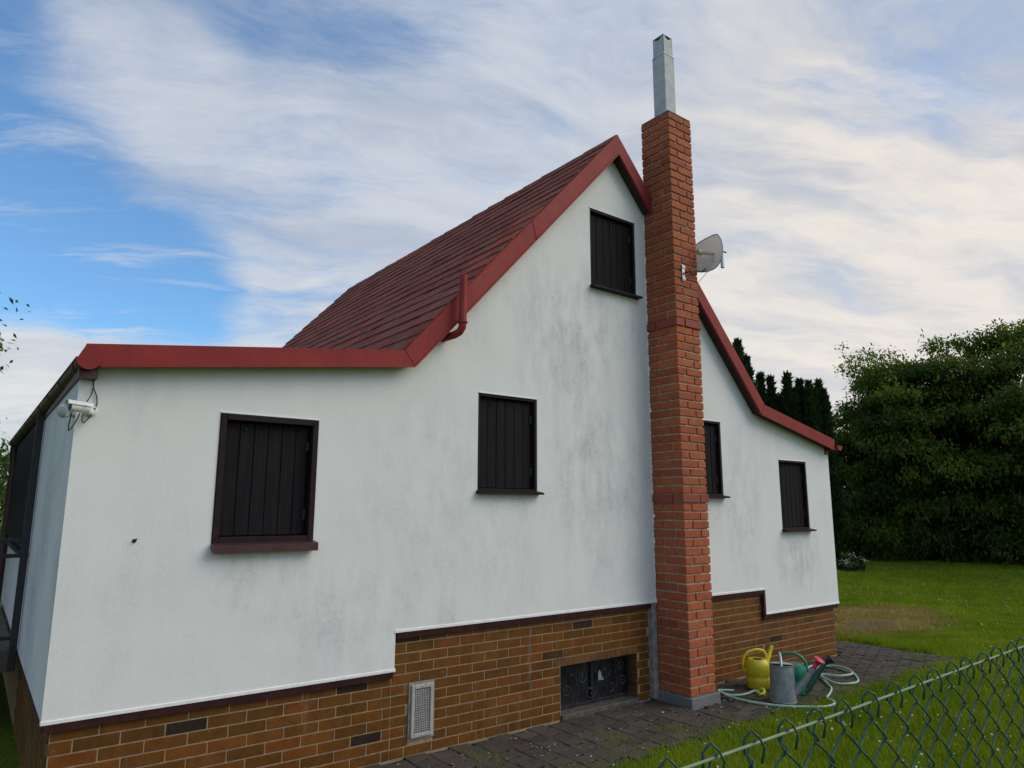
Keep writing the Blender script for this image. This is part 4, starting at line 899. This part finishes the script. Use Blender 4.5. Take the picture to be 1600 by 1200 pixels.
# ------------------------------------------------------------------ foliage builders
def leaves(C, D, Nn, L, W, tone):        # rhombic leaves from arrays
    D = D / np.linalg.norm(D, axis=1, keepdims=True); S = np.cross(D, Nn); S /= np.linalg.norm(S, axis=1, keepdims=True) + 1e-9
    Nn = np.cross(S, D)
    L = np.asarray(L)[:, None]; W = np.asarray(W)[:, None]
    V = np.stack([C, C + D * L * .45 + S * W * .5 + Nn * L * .04, C + D * L - Nn * L * .06, C + D * L * .45 - S * W * .5 + Nn * L * .04], 1).reshape(-1, 3)
    n = len(C); F = np.arange(n * 4).reshape(n, 4)
    return V, F, np.repeat(tone, 4)
def unit(n):
    v = rng.normal(size=(n, 3)); return v / np.linalg.norm(v, axis=1, keepdims=True)
def broad_tree(name, base, height, rx, rz, cz, label, cat='tree', group=None, lobes=46, twigs=62, per=9, leaf=(.13, .055), material='cherry_leaf', low=0.4, seed=1, lrad=(.55, 1.05)):
    global rng
    rng = np.random.default_rng(seed); rd = random.Random(seed)
    t_ = thing(name, base, label, cat, group); b_ = np.array(base)
    cen = []
    while len(cen) < lobes:
        d = unit(1)[0]; r = rng.uniform(.30, 1.08) ** .55; p_ = np.array([d[0] * rx * r, d[1] * rx * r, cz + d[2] * rz * r])
        p_ *= np.array([1, 1, 1]) ; 
        if p_[2] < low: continue
        cen.append(p_)
    cen = np.array(cen); rad = rng.uniform(*lrad, size=lobes)
    tr = MB(); th_ = height * .45; r0 = .035 * height ** .75
    spine = [Vector(base) + Vector((rd.uniform(-.1, .1) * k, rd.uniform(-.1, .1) * k, th_ * k / 4 - .05)) for k in range(5)]
    tr.tube(spine, [r0, r0 * .85, r0 * .75, r0 * .6, r0 * .4], 9)
    trunk = tr.build('trunk', 'bark', t_, smooth=True)
    br = MB()
    for c in cen:
        s_ = spine[rd.choice((1, 2, 3, 4))]; e_ = Vector(base) + Vector(c); m_ = s_.lerp(e_, .5) + Vector((rd.uniform(-.2, .2), rd.uniform(-.2, .2), rd.uniform(.0, .35)))
        br.tube([s_, m_, e_], [r0 * .32, r0 * .18, .012], 5, cap=False)
    br.build('limbs', 'bark', t_, smooth=True)['kind'] = 'stuff'
    n = lobes * twigs; li = np.repeat(np.arange(lobes), twigs)
    d = unit(n); d[:, 2] = np.where(rng.random(n) < .75, np.abs(d[:, 2]), d[:, 2] * .5); tw = cen[li] + d * (rad[li] * rng.uniform(.5, 1.0, n) ** .5)[:, None] * np.array([1, 1, .50])
    shoots = rng.random(n) < .03; tw[shoots] += d[shoots] * .35 + np.array([0, 0, .22])
    lk = li[tw[:, 2] > .12]; tw = tw[tw[:, 2] > .12]; n = len(tw); d = tw - np.array([0, 0, cz]); d /= np.linalg.norm(d, axis=1, keepdims=True)
    ii = np.repeat(np.arange(n), per); k = len(ii)
    C = tw[ii] + rng.normal(scale=.11, size=(k, 3))
    D = d[ii] * .55 + rng.normal(scale=.55, size=(k, 3)) + np.array([0, 0, -.75]); Nn = d[ii] * .8 + np.array([0, 0, .9]) + rng.normal(scale=.45, size=(k, 3))
    tone = np.clip(rng.normal(.36, .17, k) + rng.normal(0, .12, n)[ii] + rng.normal(0, .17, lobes)[lk][ii], 0, 1)
    V, F, tn = leaves(C + b_, D, Nn, leaf[0] * rng.uniform(.6, 1.25, k), leaf[1] * rng.uniform(.7, 1.2, k), tone)
    link('crown', np_mesh('crown', V, F, tn), material, t_)
    return t_
def column_tree(name, base, height, rad, label, cat='conifer', group=None, tips=2, n=9000, seed=1, spread=.5, sl_=.22):
    global rng
    rng = np.random.default_rng(seed); rd = random.Random(seed)
    t_ = thing(name, base, label, cat, group); b_ = np.array(base)
    MB().tube([Vector(base) + Vector((0, 0, -.05)), Vector(base) + Vector((0, 0, height * .8))], [rad * .22, .02], 7).build('trunk', 'bark', t_, smooth=True)
    Vs, Fs, Ts = [], [], []; off = 0
    for k in range(tips):
        ang = rd.uniform(0, 6.28); h_ = height * (1 if k == 0 else rd.uniform(.86, .97)); ox = 0 if k == 0 else rad * spread * math.cos(ang); oy = 0 if k == 0 else rad * spread * math.sin(ang)
        m_ = int(n / tips); q = rng.uniform(0, 1, m_) ** .9; z = .1 + q * (h_ - .1)
        prof_ = np.minimum(1, 1.9 * (1 - q)) ** .95 * np.minimum(1, .7 + q) * rad * (1 if k == 0 else .75)
        lump = 1 + .22 * np.sin(z * 5.1 + k * 2 + seed) + .15 * np.sin(z * 11 + seed * 2)
        a = rng.uniform(0, 6.283, m_); r = prof_ * lump * rng.uniform(.25, 1.0, m_) ** .45 * (1 + .2 * np.sin(a * 3 + z * 3))
        C = np.stack([ox * np.minimum(1, q * 3) + r * np.cos(a), oy * np.minimum(1, q * 3) + r * np.sin(a), z], -1)
        D = np.stack([np.cos(a) * .55, np.sin(a) * .55, np.full(m_, 1.0)], -1) + rng.normal(scale=.35, size=(m_, 3)); Nn = np.stack([np.cos(a), np.sin(a), np.full(m_, .2)], -1) + rng.normal(scale=.5, size=(m_, 3))
        V, F, tn = leaves(C + b_, D, Nn, sl_ * rng.uniform(.6, 1.3, m_), sl_ * .30 * rng.uniform(.7, 1.3, m_), np.clip(rng.normal(.45, .25, m_), 0, 1))
        Vs.append(V); Fs.append(F + off); Ts.append(tn); off += len(V)
    link('crown', np_mesh('crown', np.concatenate(Vs), np.concatenate(Fs), np.concatenate(Ts)), 'thuja_leaf', t_)
    return t_
def spot_at(u, dist):             # ground point in a given picture column, dist metres from the eye
    d = FW + RT * ((u - 800) / FPX) - UP * ((793 - 600) / FPX); d.z = 0; d.normalize(); return (EYE.x + d.x * dist, EYE.y + d.y * dist, 0.0)

# trees behind the lawn
GRP = 'broadleaf trees behind the lawn'
broad_tree('broadleaf_tree', spot_at(1440, 30.5), 8.4, 2.45, 3.45, 4.45, 'big dark green broadleaf tree at the left of the row beyond the lawn', group=GRP, lobes=74, seed=11, low=.9, twigs=84, leaf=(.19, .08), lrad=(.65, 1.45))
broad_tree('broadleaf_tree', spot_at(1580, 31.0), 8.8, 3.1, 3.75, 4.7, 'tallest broadleaf tree at the right edge of the picture beyond the lawn', group=GRP, lobes=84, seed=12, low=.9, twigs=84, leaf=(.19, .08), lrad=(.65, 1.5))
broad_tree('broadleaf_tree', spot_at(1348, 31.5), 6.2, 1.5, 2.3, 3.05, 'lower broadleaf tree beside the thujas beyond the lawn', group=GRP, lobes=46, seed=13, low=.6, twigs=70, leaf=(.19, .08), lrad=(.6, 1.2))
broad_tree('broadleaf_tree', spot_at(1505, 35.5), 7.6, 3.8, 2.9, 3.5, 'broadleaf tree standing back between the two big trees', group=GRP, lobes=90, seed=14, low=.4, twigs=50, leaf=(.19, .08))
for k, (dx, dy, h_, sd) in enumerate([(-1.5, -7.4, 9.0, 15)]):
    q = spot_at(1580, 31.0); broad_tree('broadleaf_tree', (q[0] + dx, q[1] + dy, 0), h_, 3.6, 4.0, 4.8, 'broadleaf tree just past the right edge, next after the tallest one', group=GRP, lobes=64, seed=sd, low=.6, twigs=56, leaf=(.19, .08), lrad=(.65, 1.4))
under = [('leafy bush in the shade under the left big tree', 1408, 30.6, 21), ('leafy bush in the shade under the right big tree', 1545, 31.0, 22), ('leafy bush under the trees at the right picture edge', 1622, 30.8, 23), ('leafy bush in the shade next to the thuja hedge', 1335, 31.0, 24), ('leafy bush in the dark gap between the two big trees', 1476, 31.6, 25)]
for lb, u, d_, sd in under:
    broad_tree('bush', spot_at(u, d_), 2.6, 2.0, 1.2, 1.15, lb, cat='bush', group='bushes under the trees', lobes=30, seed=sd, low=.15, twigs=56, leaf=(.17, .07))
# thuja hedge
TG = 'thujas of the hedge behind the cottage'
for k, (u, v, rad, tips, lb) in enumerate([
    (1200, 596, .25, 1, 'slim pointed thuja at the left end of the hedge, nearest the roof'), (1216, 598, .46, 5, 'broad many-tipped thuja, second from the left in the hedge'),
    (1243, 597, .44, 4, 'thuja with one tall and two lower tips in mid hedge'), (1262, 606, .26, 2, 'thin thuja just right of the middle of the hedge'),
    (1277, 611, .34, 3, 'thuja with two tips, second from the right of the hedge'), (1293, 609, .34, 3, 'thuja at the right end of the hedge beside the broadleaf trees')]):
    p_ = spot_at(u, 26.0 + (k % 2) * .3); h_ = 1.87 + (793 - v) / FPX * 26.0 * .985
    column_tree('thuja', p_, h_, rad, lb, group=TG, tips=tips, n=7000 + 1800 * tips, seed=30 + k)
p_ = spot_at(1166, 24.5); column_tree('conifer', p_, 7.45, .80, 'tall rounded conifer rising behind the right roof slope', tips=3, n=16000, seed=41, spread=.35)
# flowering shrub at the edge of the lawn
p_ = spot_at(1322, 24.5)
fs = thing('flowering_shrub', p_, 'small white flowering shrub at the lawn edge by the cottage corner', 'shrub')
rng = np.random.default_rng(51); n = 1500; d = unit(n); C = np.array(p_) + np.array([0, 0, .16]) + d * np.array([.38, .38, .26]) * rng.uniform(.5, 1, n)[:, None] ** .5; C[:, 2] = np.maximum(C[:, 2], .02)
V, F, tn = leaves(C, d + rng.normal(scale=.5, size=(n, 3)), d + np.array([0, 0, .6]), .09 * rng.uniform(.6, 1.2, n), .05 * np.ones(n), rng.random(n)); link('foliage', np_mesh('foliage', V, F, tn), 'thuja_leaf', fs)
n = 210; d = unit(n); d[:, 2] = np.abs(d[:, 2]); cl_ = rng.normal(scale=.17, size=(9, 3))[rng.integers(0, 9, n)]; C = np.array(p_) + np.array([0, 0, .26]) + cl_ * np.array([1.2, 1.2, .5]) + rng.normal(scale=.06, size=(n, 3))
V, F, tn = leaves(C, np.cross(d, unit(n)), d, .06 * np.ones(n), .05 * np.ones(n), rng.random(n)); link('blossoms', np_mesh('blossoms', V, F, tn), 'white_petal', fs)['kind'] = 'stuff'
# trees west of the house
broad_tree('broadleaf_tree', spot_at(-395, 12.0), 5.2, 1.9, 1.7, 3.0, 'leafy tree whose twigs reach in at the left picture edge', lobes=40, seed=61, low=.8, material='bright_leaf', leaf=(.10, .05))
broad_tree('bush', spot_at(-62, 17.0), 3.4, 1.15, 1.2, 1.9, 'bright green bush low at the left picture edge behind the terrace', cat='bush', lobes=26, seed=62, low=.3, material='bright_leaf', leaf=(.10, .05))

# ------------------------------------------------------------------ grass, daisies, litter
rng = np.random.default_rng(77)
def on_lawn(P_):
    x, y = P_[:, 0], P_[:, 1]
    wob = .05 * np.sin(x * 7.3) + .04 * np.sin(x * 17.1 + 1) ; wy = .05 * np.sin(y * 8.1) + .04 * np.sin(y * 19)
    paved = ((x < XE + wy) & (x > 0.1) & (y > YE + wob) & (y < 3.2)); hs = (x > .4) & (x < 9.26) & (y > -.1) & (y < 6.7)
    return ~(paved | hs)
def in_view(P_, m=60):
    d = P_ - np.array(EYE); w_ = d @ np.array(FW); u = 800 + FPX * (d @ np.array(RT)) / w_; v = 600 - FPX * (d @ np.array(UP)) / w_
    return (w_ > .5) & (u > -m - 200) & (u < 1600 + m + 200) & (v < 1200 + m + 60)
def brown(P_):
    x, y = P_[:, 0], P_[:, 1]; nz = .35 * np.sin(x * 2.3 + y * 1.7) + .3 * np.sin(x * 5.1 - y * 3.9)
    return ((x - 12.2) / 2.1) ** 2 + ((y - 1.5) / 1.2) ** 2 + nz * .5, ((x - 12.0) / .75) ** 2 + ((y - 1.05) / .38) ** 2 + nz * .4
def blades(x0, x1, y0, y1, n, h, wd):
    P_ = np.stack([rng.uniform(x0, x1, n), rng.uniform(y0, y1, n), np.full(n, -.03)], -1)
    P_ = P_[on_lawn(P_) & in_view(P_)]
    n = len(P_); d1_, d2_ = brown(P_); keep = ~((d2_ < 1) & (rng.random(n) < .78)) & ~((d1_ < 1) & (rng.random(n) < .55)); P_ = P_[keep]; d1_ = d1_[keep]; n = len(P_)
    tall = 1 + .45 * np.sin(P_[:, 0] * 1.9) * np.sin(P_[:, 1] * 2.3) + .35 * np.sin(P_[:, 0] * 6.3 + 2 * np.sin(P_[:, 1] * 3.1)) * np.sin(P_[:, 1] * 7.7 + 1.3 * np.sin(P_[:, 0] * 2.2)) + .40 * rng.normal(size=n); H_ = h * np.clip(tall, .45, 2.2)
    edge = (np.abs(P_[:, 0] - XE) < .35) & (P_[:, 1] > -.6) & (P_[:, 1] < 3); H_[edge] *= 1.7
    a = rng.uniform(0, 6.283, n); ln = rng.uniform(.1, .75, n); b2 = rng.uniform(0, 6.283, n)
    S = np.stack([np.cos(a), np.sin(a), np.zeros(n)], -1) * (wd * rng.uniform(.6, 1.3, n))[:, None]; top = P_ + np.stack([np.cos(b2) * ln * H_, np.sin(b2) * ln * H_, H_], -1)
    V = np.stack([P_ - S, P_ + S, top], 1).reshape(-1, 3)
    tone = np.clip(.45 + .22 * np.sin(P_[:, 0] * .9 + 1) * np.sin(P_[:, 1] * 1.3) + .22 * np.sin(P_[:, 0] * 4.1 + 2.2 * np.sin(P_[:, 1] * 1.9)) * np.sin(P_[:, 1] * 5.3 + P_[:, 0]) + .24 * rng.normal(size=n), 0, 1)
    return V, tone, (d1_ < 1.7) & (rng.random(n) < np.clip(1.85 - d1_, .1, .95))
parts = [blades(2.0, 12.0, -4.2, 0.4, 330000, .048, .0045), blades(9.0, 16.5, -6.0, 6.0, 220000, .046, .0075), blades(14.0, 34.0, -7.0, 12.0, 260000, .055, .014)]
for nm, sel, mt, lb, ct in (('grass', False, 'grass_blade', 'short green lawn grass round the paving and under the trees', 'grass'), ('dry_grass', True, 'dry_grass', 'dry yellowed grass of the worn patch by the house corner', 'grass')):
    V = np.concatenate([p_[0].reshape(-1, 3, 3)[p_[2] == sel] for p_ in parts]); T_ = np.concatenate([p_[1][p_[2] == sel] for p_ in parts])
    o = link(nm, np_mesh(nm, V.reshape(-1, 3), np.arange(len(V) * 3).reshape(-1, 3), np.repeat(T_, 3)), mt); tag(o, lb, ct, kind='stuff')
def daisies(x0, x1, y0, y1, n, r):
    P_ = np.stack([rng.uniform(x0, x1, n), rng.uniform(y0, y1, n), np.zeros(n)], -1)
    cl = .5 + .5 * np.sin(P_[:, 0] * 2.1 + 1.3 * np.sin(P_[:, 1] * 1.7)) * np.sin(P_[:, 1] * 2.7 + .8); P_ = P_[on_lawn(P_) & in_view(P_, 0) & (rng.random(n) < cl ** 1.6) & (brown(P_)[0] > 1.2)]
    n = len(P_); P_[:, 2] = rng.uniform(.015, .05, n); a = np.arange(6) * math.pi / 3; rr = r * rng.uniform(.7, 1.3, n)
    tx = rng.normal(scale=.35, size=(n, 2)); off = np.stack([np.cos(a), np.sin(a)], -1)
    V = np.zeros((n, 6, 3)); V[:, :, :2] = P_[:, None, :2] + off[None] * rr[:, None, None]; V[:, :, 2] = P_[:, None, 2] + (off[None] * tx[:, None, :]).sum(-1) * rr[:, None]
    return V.reshape(-1, 3)
V = np.concatenate([daisies(3, 11, -4.2, -.9, 2100, .0072), daisies(10, 17, -5, 6, 2100, .0085), daisies(15, 26, -5, 8, 2600, .009)])
o = link('daisies', np_mesh('daisies', V, np.arange(len(V)).reshape(-1, 6), rng.random(len(V))), 'white_petal'); tag(o, 'tiny white daisies dotted over the lawn', 'flowers', kind='stuff')
n = 420; P_ = np.stack([np.where(rng.random(n) < .75, rng.uniform(2.2, 6.5, n), rng.uniform(6, 10.2, n)), YE + .05 + (0.95 * rng.uniform(0, 1, n)), rng.uniform(.004, .010, n)], -1)
V, F, tn = leaves(P_, np.stack([rng.normal(size=n), rng.normal(size=n), rng.normal(scale=.12, size=n)], -1), np.stack([rng.normal(scale=.3, size=n), rng.normal(scale=.3, size=n), np.ones(n)], -1), rng.uniform(.008, .035, n), rng.uniform(.005, .018, n), rng.random(n))
o = link('leaf_litter', np_mesh('leaf_litter', V, F, tn), 'litter'); tag(o, 'pale bits of dry leaf scattered on the paving', 'leaf litter', kind='stuff')
# moss and weeds creeping out of the paving joints
n = 9000; P_ = np.stack([rng.uniform(2.0, 10.2, n), YE - .03 + np.abs(rng.normal(scale=.16, size=n)), np.full(n, -.022)], -1)
sp_ = rng.choice([[4.4, -.55], [3.3, -.3], [7.6, -.92], [9.9, -.6], [10.1, .4], [5.0, -.75]], 2500) ; P2 = np.concatenate([sp_ + rng.normal(scale=.09, size=(2500, 2)), np.full((2500, 1), -.02)], 1)
P_ = np.concatenate([P_, P2]); n = len(P_); H_ = rng.uniform(.012, .045, n); a = rng.uniform(0, 6.283, n)
S = np.stack([np.cos(a), np.sin(a), np.zeros(n)], -1) * .004; top = P_ + np.stack([rng.normal(scale=.012, size=n), rng.normal(scale=.012, size=n), H_], -1)
V = np.stack([P_ - S, P_ + S, top], 1).reshape(-1, 3)
o = link('joint_weeds', np_mesh('joint_weeds', V, np.arange(n * 3).reshape(-1, 3), np.repeat(rng.random(n), 3)), 'grass_blade'); tag(o, 'sparse weeds and moss in the joints at the paving edge', 'weeds', kind='stuff')
